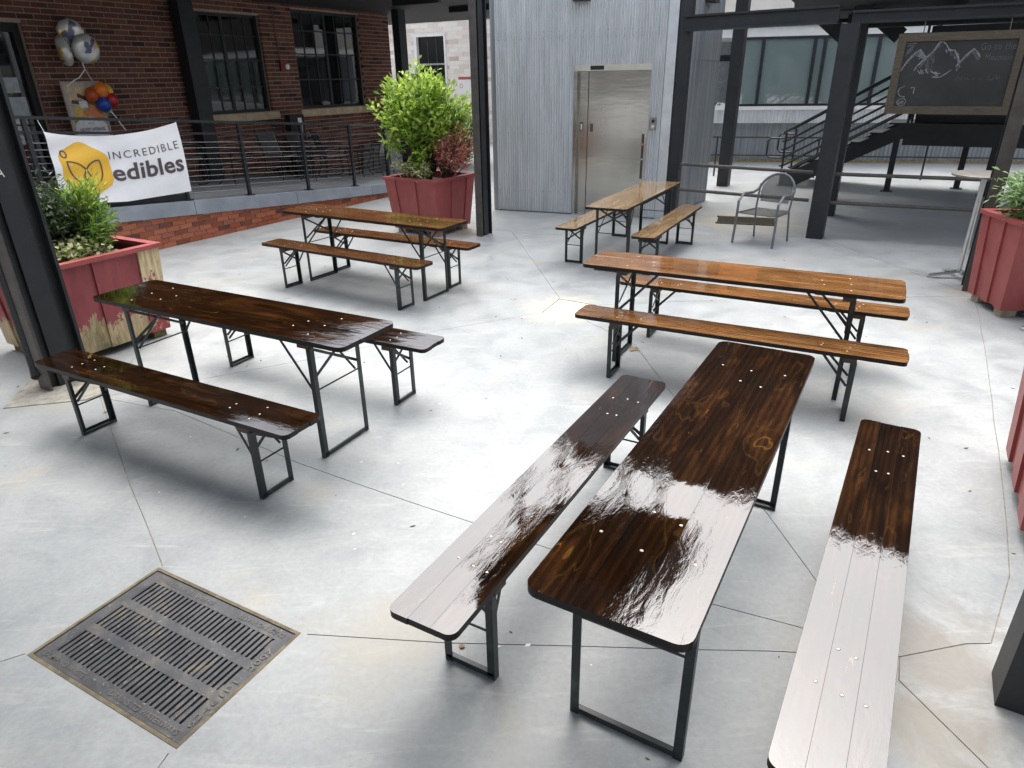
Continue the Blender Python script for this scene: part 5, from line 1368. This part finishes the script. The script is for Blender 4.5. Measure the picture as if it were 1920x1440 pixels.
# ================================================================== CHAIRS
def arm_chair():
    t = thing('patio_chair', 'x', 'chair')
    # faces +x, origin on the floor
    m = MB(); m.box((.0, 0, .44), (.46, .46, .022)); m.build('seat', CHAIRS_, t)
    m = MB(); m.hexa([Vector(p) for p in ((-.22, -.22, .47), (-.20, -.22, .47), (-.20, .22, .47), (-.22, .22, .47), (-.36, -.21, .92), (-.34, -.21, .92), (-.34, .21, .92), (-.36, .21, .92))]); m.build('backrest', CHAIRS_, t)
    for sy in (-1, 1):
        m = MB(); y = sy * .25
        m.tube([(-.37, y, .96), (-.29, y, .70), (-.21, y, .44), (-.22, y, .20), (-.30, y, .012)], .013, 6); m.build('back_post', CHAIRB, t)
        m = MB(); m.tube([(-.29, y, .68), (-.10, y, .66), (.14, y, .67), (.24, y, .64), (.25, y, .56), (.18, y, .53)], .013, 6); m.build('arm', CHAIRB, t)
        m = MB(); m.tube([(.20, y, .54), (.22, y, .44), (.24, y, .20), (.25, y, .05), (.20, y, .014), (.05, y, .014)], .014, 6); m.build('leg', CHAIRB, t)
    return t
chair0 = arm_chair()
CH = [(4.35, 2.45, 95, 'dark metal patio armchair seen side-on, leftmost of the four by the second window'), (4.95, 2.3, 80, 'dark metal patio armchair second from left behind the railing'), (5.35, 2.0, 60, 'dark metal patio armchair turned to the low table, third from left behind the railing'), (6.6, 1.9, 190, 'dark metal patio armchair facing left beside the concrete plinth'), (2.2, 2.4, 60, 'dark patio armchair in deep shade right behind the banner'), ]
for k, (s, n, a, lb) in enumerate(CH):
    c = chair0 if k == 0 else dup(chair0)
    P = PW(s, n, ramp(s) + .004); place(c, P.x, P.y, P.z, math.atan2(DY, DX) + R(a - 90) + (0 if k != 3 else 0)); tag(c, lb, None, 'dark metal patio chairs')
def low_table(P, lb):
    t = thing('patio_table', lb, 'table', tuple(P), .4, 'low patio tables')
    m = MB(); m.lathe((0, 0, .54), [(.30, 0), (.31, .01), (.30, .02)], 20); m.build('table_top', CHAIRB, t)
    for k in range(4):
        a = k * math.pi / 2; c, s_ = math.cos(a), math.sin(a)
        m = MB(); m.tube([(.2 * c, .2 * s_, .54), (.24 * c, .24 * s_, .40), (.14 * c, .14 * s_, .22), (.20 * c, .20 * s_, .08), (.27 * c, .27 * s_, .012)], .011, 6); m.build('leg', CHAIRB, t)
    return t
low_table(PW(5.9, 1.75, ramp(5.9) + .004), 'small dark round patio table before the right-hand armchair')
low_table(PW(4.45, 1.7, ramp(4.45) + .004), 'small dark round patio table before the leftmost armchairs')
low_table(PW(2.7, 1.9, ramp(2.7) + .004), 'small dark round patio table in deep shade behind the banner')
# grey arched chair in the yard
gc_ = thing('arched_chair', 'grey metal armchair with a rounded mesh back by the pipe rail', 'chair', (3.41, 9.03, 0), R(-135))
def gcl(px, py): return None
def m_mesh(q):
    q.set(col=(.07, .07, .07), rough=.5)
    tr = q.n('ShaderNodeBsdfTransparent'); mx = q.n('ShaderNodeMixShader'); mx.inputs[0].default_value = .55
    out = [x for x in q.t.nodes if x.type == 'OUTPUT_MATERIAL'][0]
    q.l(tr.outputs[0], mx.inputs[1]); q.l(q.b.outputs[0], mx.inputs[2]); q.l(mx.outputs[0], out.inputs[0])
MESHM = mat('woven_mesh', m_mesh)
m = MB(); m.prism([(-.20, -.22), (.24, -.24), (.27, -.18), (.27, .18), (.24, .24), (-.20, .22)], .395, .415); m.build('seat', MESHM, gc_)
m = MB(); n = 14; vs = []
hoop = [(-.22 - .12 * math.sin(math.pi * k / n), -.25 * math.cos(math.pi * k / n), .60 + .26 * math.sin(math.pi * k / n)) for k in range(n + 1)]
m.tube([(.28, -.28, .006), (.255, -.275, .30), (.25, -.27, .55), (.12, -.27, .635), (-.12, -.26, .62)] + hoop[1:-1] + [(-.12, .26, .62), (.12, .27, .635), (.25, .27, .55), (.255, .275, .30), (.28, .28, .006)], .017, 8); m.build('arm_frame', CHAIRG, gc_)
m = MB(); bk_ = [(-.21, -.19, .50), (-.25, -.22, .62)] + [(h[0] + .01, h[1] * .9, h[2] - .012) for h in hoop[2:-2]] + [(-.25, .22, .62), (-.21, .19, .50)]
m.add([Vector(p) for p in bk_] + [Vector(p) + Vector((-.012, 0, 0)) for p in bk_], [list(range(len(bk_))), list(range(2 * len(bk_) - 1, len(bk_) - 1, -1))]); m.build('backrest', MESHM, gc_)
for sy in (-1, 1):
    m = MB(); m.tube([(-.27, sy * .24, .72), (-.20, sy * .23, .42), (-.26, sy * .24, .006)], .013, 7); m.build('back_leg', CHAIRG, gc_)
    m = MB(); m.tube([(.255, sy * .27, .40), (-.20, sy * .235, .40)], .012, 6); m.build('seat_rail', CHAIRG, gc_)
# floor mat
mtg = thing('floor_mat', 'brown openwork floor mat lying behind the grey arched chair', 'mat', (3.66, 10.45, .0), math.atan2(-.34, 1.0))
m = MB(); random.seed(4)
for i in range(24): m.box((-.40 + i * .035, 0, .010), (.014, .50, .010))
for j in range(14): m.box((0, -.24 + j * .037, .016), (.84, .012, .008))
m.build('mesh', simple('mat_brown', (.10, .085, .06), .9, 0, .4, 30), mtg, kind='stuff')
m = MB(); m.box((0, -.265, .010), (.88, .03, .018)); m.box((0, .265, .010), (.88, .03, .018)); m.build('border', bpy.data.materials['mat_brown'], mtg)

# ================================================================== PIPE RAILS, CHALKBOARD, BISTRO TABLES
pr = thing('pipe_railing', 'grey two-bar pipe railing running from the elevator corner past the row column to the right', 'railing', (4.2, 9.3, 0))
for z in (.85, .48):
    m = MB(); m.tube([Vector((2.62, 10.58, z)), Vector((4.13, 9.42, z))], .024, 8); m.build('rail', STEEL2, pr, world=True)
    m = MB(); m.tube([Vector((4.34, 9.22, z)), FP(2.2, z, .02)], .024, 8); m.build('rail', STEEL2, pr, world=True)
m = MB(); m.tube([FP(2.2, 0, .02), FP(2.2, .95, .02)], .03, 8); m.build('post', STEEL, pr, world=True)
cb = thing('chalkboard', 'large wood-framed chalkboard with chalk mountains hung between the columns at top right', 'chalkboard', tuple(FP(1.15, 2.0, .08)))
def CPt(s, z, o=0.0): return FP(s, z, .10 + o)
def cbx(m, s0, s1, z0, z1, o0, o1):
    q = [CPt(s0, z0, o1), CPt(s1, z0, o1), CPt(s1, z0, o0), CPt(s0, z0, o0)]; m.hexa(q + [p + Vector((0, 0, z1 - z0)) for p in q])
CS0, CS1, CZ0, CZ1 = .50, 1.80, 1.60, 2.485
fwd_ = .088
for (a, b, c, d_) in ((CS0, CS1, CZ0, CZ0 + fwd_), (CS0, CS1, CZ1 - fwd_, CZ1), (CS0, CS0 + fwd_, CZ0 + fwd_ + .001, CZ1 - fwd_ - .001), (CS1 - fwd_, CS1, CZ0 + fwd_ + .001, CZ1 - fwd_ - .001)):
    m = MB(); cbx(m, a, b, c, d_, -.01, .03); m.build('frame_board', OLDW, cb, world=True)
m = MB(); cbx(m, CS0 + fwd_, CS1 - fwd_, CZ0 + fwd_, CZ1 - fwd_, -.005, .012); m.build('slate', CHALKB, cb, world=True)
for s in (.75, 1.6):
    m = MB(); m.tube([CPt(s, CZ1, .0), CPt(s, 2.65, -.06)], .006, 5); m.build('hanging_wire', STEEL2, cb, world=True)
CX0, CX1, CY0, CY1 = CS0 + fwd_, CS1 - fwd_, CZ0 + fwd_, CZ1 - fwd_
def c2(px, py):   # chalk drawing coordinates taken on a 100 x 62 grid over the slate
    return (CX0 + (CX1 - CX0) * px / 100, CY1 - (CY1 - CY0) * py / 62)
rc = random.Random(17)
def chalk(name, lines, wd, mt=CHALK, o=.0135, fuzzy=1):
    m = MB()
    for ln in lines:
        for k in range(fuzzy):
            p = [c2(x + rc.gauss(0, .25) * (k > 0) * 2, y + rc.gauss(0, .25) * (k > 0) * 2) for x, y in ln]
            q = [p[0]]
            for a, b in zip(p[:-1], p[1:]):
                for i in (1, 2): q.append((a[0] + (b[0] - a[0]) * i / 2 + rc.gauss(0, .002), a[1] + (b[1] - a[1]) * i / 2 + rc.gauss(0, .002)))
            vs, fs = ribbon(q, wd * rc.uniform(.6, 1.2)); m.add([CPt(x, y, o + k * .0004) for x, y in vs], fs)
    m.build(name, mt, cb, world=True, kind='stuff' if len(lines) > 3 else None)
ridge1 = [(0, 27), (5, 18), (11, 10), (15, 8), (18, 12), (21, 15)]
ridge2 = [(15, 23), (21, 17), (27, 9), (31, 2), (34, 1), (38, 4), (41, 9), (46, 9), (50, 13), (53, 21), (51, 24)]
ridge3 = [(53, 21), (58, 14), (63, 8), (67, 11), (70, 16)]
chalk('mountain_outline', [ridge1, ridge2, ridge3], .010, fuzzy=3)
def hatch(pl_, n, sl):
    o = []
    for _ in range(n):
        i = rc.randrange(len(pl_) - 1); q = rc.random(); x = pl_[i][0] + (pl_[i + 1][0] - pl_[i][0]) * q; y = pl_[i][1] + (pl_[i + 1][1] - pl_[i][1]) * q
        l = rc.uniform(1.5, 5); o.append([(x, y), (x - l * sl * .7 + rc.gauss(0, .3), y + l)])
    return o
chalk('snow_shading', hatch(ridge1, 26, .9) + hatch(ridge2[:5], 44, .7) + hatch(ridge2[7:], 22, -.3) + hatch(ridge3, 26, .8), .011, CHALK)
chalk('snow_shading', hatch(ridge1[:4], 30, .5) + hatch(ridge2[:5], 60, .2) + hatch(ridge2[6:], 40, -.1) + hatch(ridge3, 30, .5), .016, CHALKF)
chalk('snow_shading', [[(27 + rc.uniform(-4, 3), 13 + rc.uniform(0, 14)), (26 + rc.uniform(-4, 3), 16 + rc.uniform(0, 14))] for _ in range(30)], .010, CHALKF)
chalk('foothill_strokes', [[(16, 27), (19, 31)], [(19, 27), (22, 31)], [(24, 26), (25, 29), (27, 30)], [(29, 29), (33, 31), (36, 33)], [(33, 29), (37, 31)], [(31, 33), (37, 34), (43, 31), (47, 27)], [(39, 9), (40, 11)], [(47, 15), (48, 17)]], .009, fuzzy=2)
chalk('corner_scribble', [[(1, 2), (10, 2)], [(2, 4), (9, 3), (2, 9), (8, 4), (1, 14), (6, 7)]], .010, CHALKF, fuzzy=3)
chalk('goat_head_sketch', [[(7, 42), (3, 45), (2, 49), (5, 52), (9, 53)], [(2, 58), (4, 55), (9, 54), (11, 57), (10, 61), (6, 61.5), (3, 60), (2, 58)], [(4, 57), (7, 59), (9, 57)], [(5, 60), (7, 57), (9, 60)], [(13, 44), (17, 44), (17, 50)]], .006, fuzzy=2)
for txt, x0, x1, y0, y1, mt in (('Go to the', 69, 99, 3.0, 9.5, CHALKF), ('Mountain', 75, 98, 13.5, 19, CHALKF)):
    a, b = c2(x0, y1), c2(x1, y0); vs, fs = fit_text(txt, a[0], b[0], a[1], b[1], -.012, 1.1)
    m = MB(); m.add([CPt(x, y, .0145) for x, y in vs], fs); m.build('chalk_lettering', mt, cb, world=True)
chalk('smudged_scrawl', [[(53, 38), (55, 33), (57, 37), (59, 34)], [(61, 37), (63, 35), (65, 37)], [(68, 37), (70, 35)], [(73, 37), (74, 35), (76, 37)], [(82, 33), (82, 37), (86, 37), (86, 34)], [(89, 33), (89, 37), (92, 35)]], .005, CHALKF)
def bistro(P, rz, label, hgt=1.08):
    t = thing('bistro_table', label, 'table', tuple(P), rz, 'tall bistro tables with cast feet')
    m = MB(); m.lathe((0, 0, hgt), [(.26, 0), (.30, .004), (.302, .02), (.29, .028)], 28); m.build('table_top', simple('grey_laminate', (.22, .21, .19), .45) if 'grey_laminate' not in bpy.data.materials else bpy.data.materials['grey_laminate'], t)
    m = MB(); m.lathe((0, 0, .07), [(.030, 0), (.026, .05), (.026, hgt - .085), (.06, hgt - .075)], 12); m.build('pole', ALU, t, smooth=True)
    for k in range(4):
        a = k * math.pi / 2; c, s_ = math.cos(a), math.sin(a)
        m = MB(); m.bar((.02 * c, .02 * s_, .075), (.30 * c, .30 * s_, .022), .045, .022); m.box((.29 * c, .29 * s_, .007), (.05, .05, .012), (c, s_, 0)); m.build('foot', ALU, t)
    return t
bistro((4.93, 7.16, 0), R(172), 'tall round bistro table with aluminium cross foot beside the right black column')
bistro((4.78, 5.55, 0), R(10), 'bistro table at the right edge showing only its aluminium feet under the red planter')

# ================================================================== METAL STAIRS
st = thing('metal_staircase', 'black metal staircase with stacked pipe rails climbing right behind the row of columns', 'stair', (5.75, 13.9, 0))
SO = Vector((5.50, 14.02, 0))
def SP(a, w_, z): return SO + Ee * a + D * w_ + Vector((0, 0, z))
RUN, RISE, NST = 2.05, 1.22, 7
sl_ = RISE / RUN
for w_ in (0.0, 1.15):
    m = MB(); q = [SP(-.02, w_, .0), SP(.25, w_, .0), SP(RUN, w_, RISE - .25), SP(RUN, w_, RISE + .02), SP(0, w_, .2)]
    b = [p + D * .03 for p in q]; n = 5
    m.add(q + b, [list(range(n)), [2 * n - 1 - i for i in range(n)]] + [[i, i + n, (i + 1) % n + n, (i + 1) % n] for i in range(n)]); m.build('stringer', STEEL, st, world=True)
for k in range(NST):
    m = MB(); a = RUN * (k + .5) / NST; z = RISE * (k + 1) / NST; m.box(SP(a, .59, z - .02), (.30, 1.1, .03), Ee); m.build('tread', STEEL, st, world=True)
m = MB(); m.box(SP(RUN + .95, .6, RISE - .06), (1.9, 1.3, .11), Ee); m.build('landing', STEEL, st, world=True)
for w_ in (0.0, 1.15):
    for k in range(6):
        h = 1.0 - k * .155
        pts_ = [SP(-.06, w_, h), SP(0.0, w_, h), SP(RUN, w_, RISE + h), SP(RUN + (1.2 if w_ else .15), w_, RISE + h)]
        if k == 0: pts_ = [SP(-.06, w_, h), SP(RUN, w_, RISE + h + .02), SP(RUN + 1.0, w_, RISE + h + .02)]
        m = MB(); m.tube(pts_, .023 if k == 0 else .019, 7); m.build('rail', STEEL, st, world=True)
    for a in (0.0, 1.0, RUN):
        z = RISE * a / RUN; m = MB(); m.tube([SP(a, w_, z - .0 if a == 0 else z - .1), SP(a, w_, z + 1.0)], .022, 8)
        if a == 0: m.lathe(SP(a, w_, 0), [(.07, 0), (.07, .012)], 10)
        m.build('post', STEEL, st, world=True)
    m = MB(); m.tube([SP(0, w_, .90), SP(-.28, w_, .90), SP(-.33, w_, .85), SP(-.33, w_, .58), SP(-.28, w_, .53), SP(0, w_, .53)], .020, 7); m.build('handrail_loop', STEEL, st, world=True)
for P in ((7.19, 13.08), (8.62, 13.25), (8.55, 12.35)):
    m = MB(); m.box((P[0], P[1], .5), (.10, .10, .98), Ee); m.box((P[0], P[1], .006), (.2, .2, .012), Ee); m.build('landing_post', STEEL, st, world=True)
for k in range(9):
    m = MB(); c = SP(RUN + .85, .15 - k * .27, RISE + .13 + k * .17); m.box(c, (1.5, .26, .035), Ee); m.build('tread', STEEL, st, world=True)
    m = MB(); m.box(c + D * .13 - Vector((0, 0, .085)), (1.5, .02, .12), Ee); m.build('riser', STEEL, st, world=True)
for a in (RUN + .06, RUN + 1.64):
    m = MB(); m.bar(SP(a, .2, RISE + .05), SP(a, -2.2, RISE + 1.62), .03, .2); m.build('stringer', STEEL, st, world=True)
m = MB(); m.bar(SP(RUN - .02, -.03, RISE - .20), SP(RUN + 1.95, -.03, RISE - .20), .04, .36); m.build('landing_beam', STEEL, st, world=True)
r3 = thing('shed_railing', 'thin dark two-bar railing standing along the far shed', 'railing', (6, 15.2, 0))
for z in (.45, .82):
    m = MB(); m.tube([(4.5, 15.6, z), (10.5, 13.9, z)], .018, 6); m.build('rail', STEEL, r3, world=True)
for x in (4.6, 6.6, 8.6, 10.4):
    m = MB(); m.tube([(x, 15.6 - (x - 4.5) * .2833, 0), (x, 15.6 - (x - 4.5) * .2833, .84)], .02, 6); m.build('post', STEEL, r3, world=True)

# ================================================================== LITTER
rl_ = random.Random(77)
def litter(P, s, mt, lb, nm='dry_leaf', cat='leaf', grp_=None):
    t = MB(); n = 7
    for k in range(n):
        a = 2 * math.pi * k / n; r_ = s * rl_.uniform(.55, 1.0) * (1.3 if k in (0, 3) else .8); t.v.append(Vector((r_ * math.cos(a), r_ * math.sin(a), rl_.uniform(.002, s * .35))))
    t.v.append(Vector((0, 0, s * .3)))
    for k in range(n): t.f.append([k, (k + 1) % n, n]); t.m.append(0)
    o = t.build(nm, mt); o.location = (P[0], P[1], .001); o.rotation_euler = (0, 0, rl_.uniform(0, 6)); WM[o] = Matrix.Translation(o.location)
    return tag(o, lb, cat, grp_)
DRY = simple('dry_leaf_brown', (.30, .20, .09), .8); DARKL = simple('dark_leaf_scrap', (.10, .075, .05), .9)
litter((3.68, 4.13), .045, DRY, 'curled tan leaf on the pale floor at right, beside the long floor joint')
litter((1.02, 5.21), .05, DRY, 'tan crumpled leaf against the foot of the right-hand brown bench')
litter((-.22, 2.02), .018, DRY, 'small pinkish pebble on the floor beside the foreground bench leg', 'pebble', 'pebble')
sc_ = MB()
for k in range(130):
    x, y = rl_.uniform(-4, 4.5), rl_.uniform(1.4, 9); s = rl_.uniform(.004, .013)
    if Vector((x - gc.x, y - gc.y)).length < .7: continue
    a = rl_.uniform(0, 6); sc_.add([Vector((x + s * math.cos(a + t_) * (1.6 if i % 2 == 0 else .7), y + s * math.sin(a + t_) * (1.6 if i % 2 == 0 else .7), .0015 + (.003 if i == 0 else 0))) for i, t_ in enumerate((0, 1.57, 3.14, 4.71))], [(0, 1, 2, 3)])
o = sc_.build('leaf_scraps', DARKL, kind='stuff'); tag(o, 'scattered tiny dark leaf scraps over the concrete floor', 'litter')
sc_ = MB()
for k in range(26):
    x, y = rl_.uniform(-3.2, 2.5), rl_.uniform(1.5, 4.5); s = rl_.uniform(.004, .011); a = rl_.uniform(0, 6)
    if Vector((x - gc.x, y - gc.y)).length < .6: continue
    sc_.add([Vector((x + s * math.cos(a + t_) * (1.8 if i % 2 == 0 else .7), y + s * math.sin(a + t_), .002)) for i, t_ in enumerate((0, 1.57, 3.14, 4.71))], [(0, 1, 2, 3)])
o = sc_.build('paper_scraps', WHITE, kind='stuff'); tag(o, 'scattered white petals and paper scraps on the floor', 'litter')
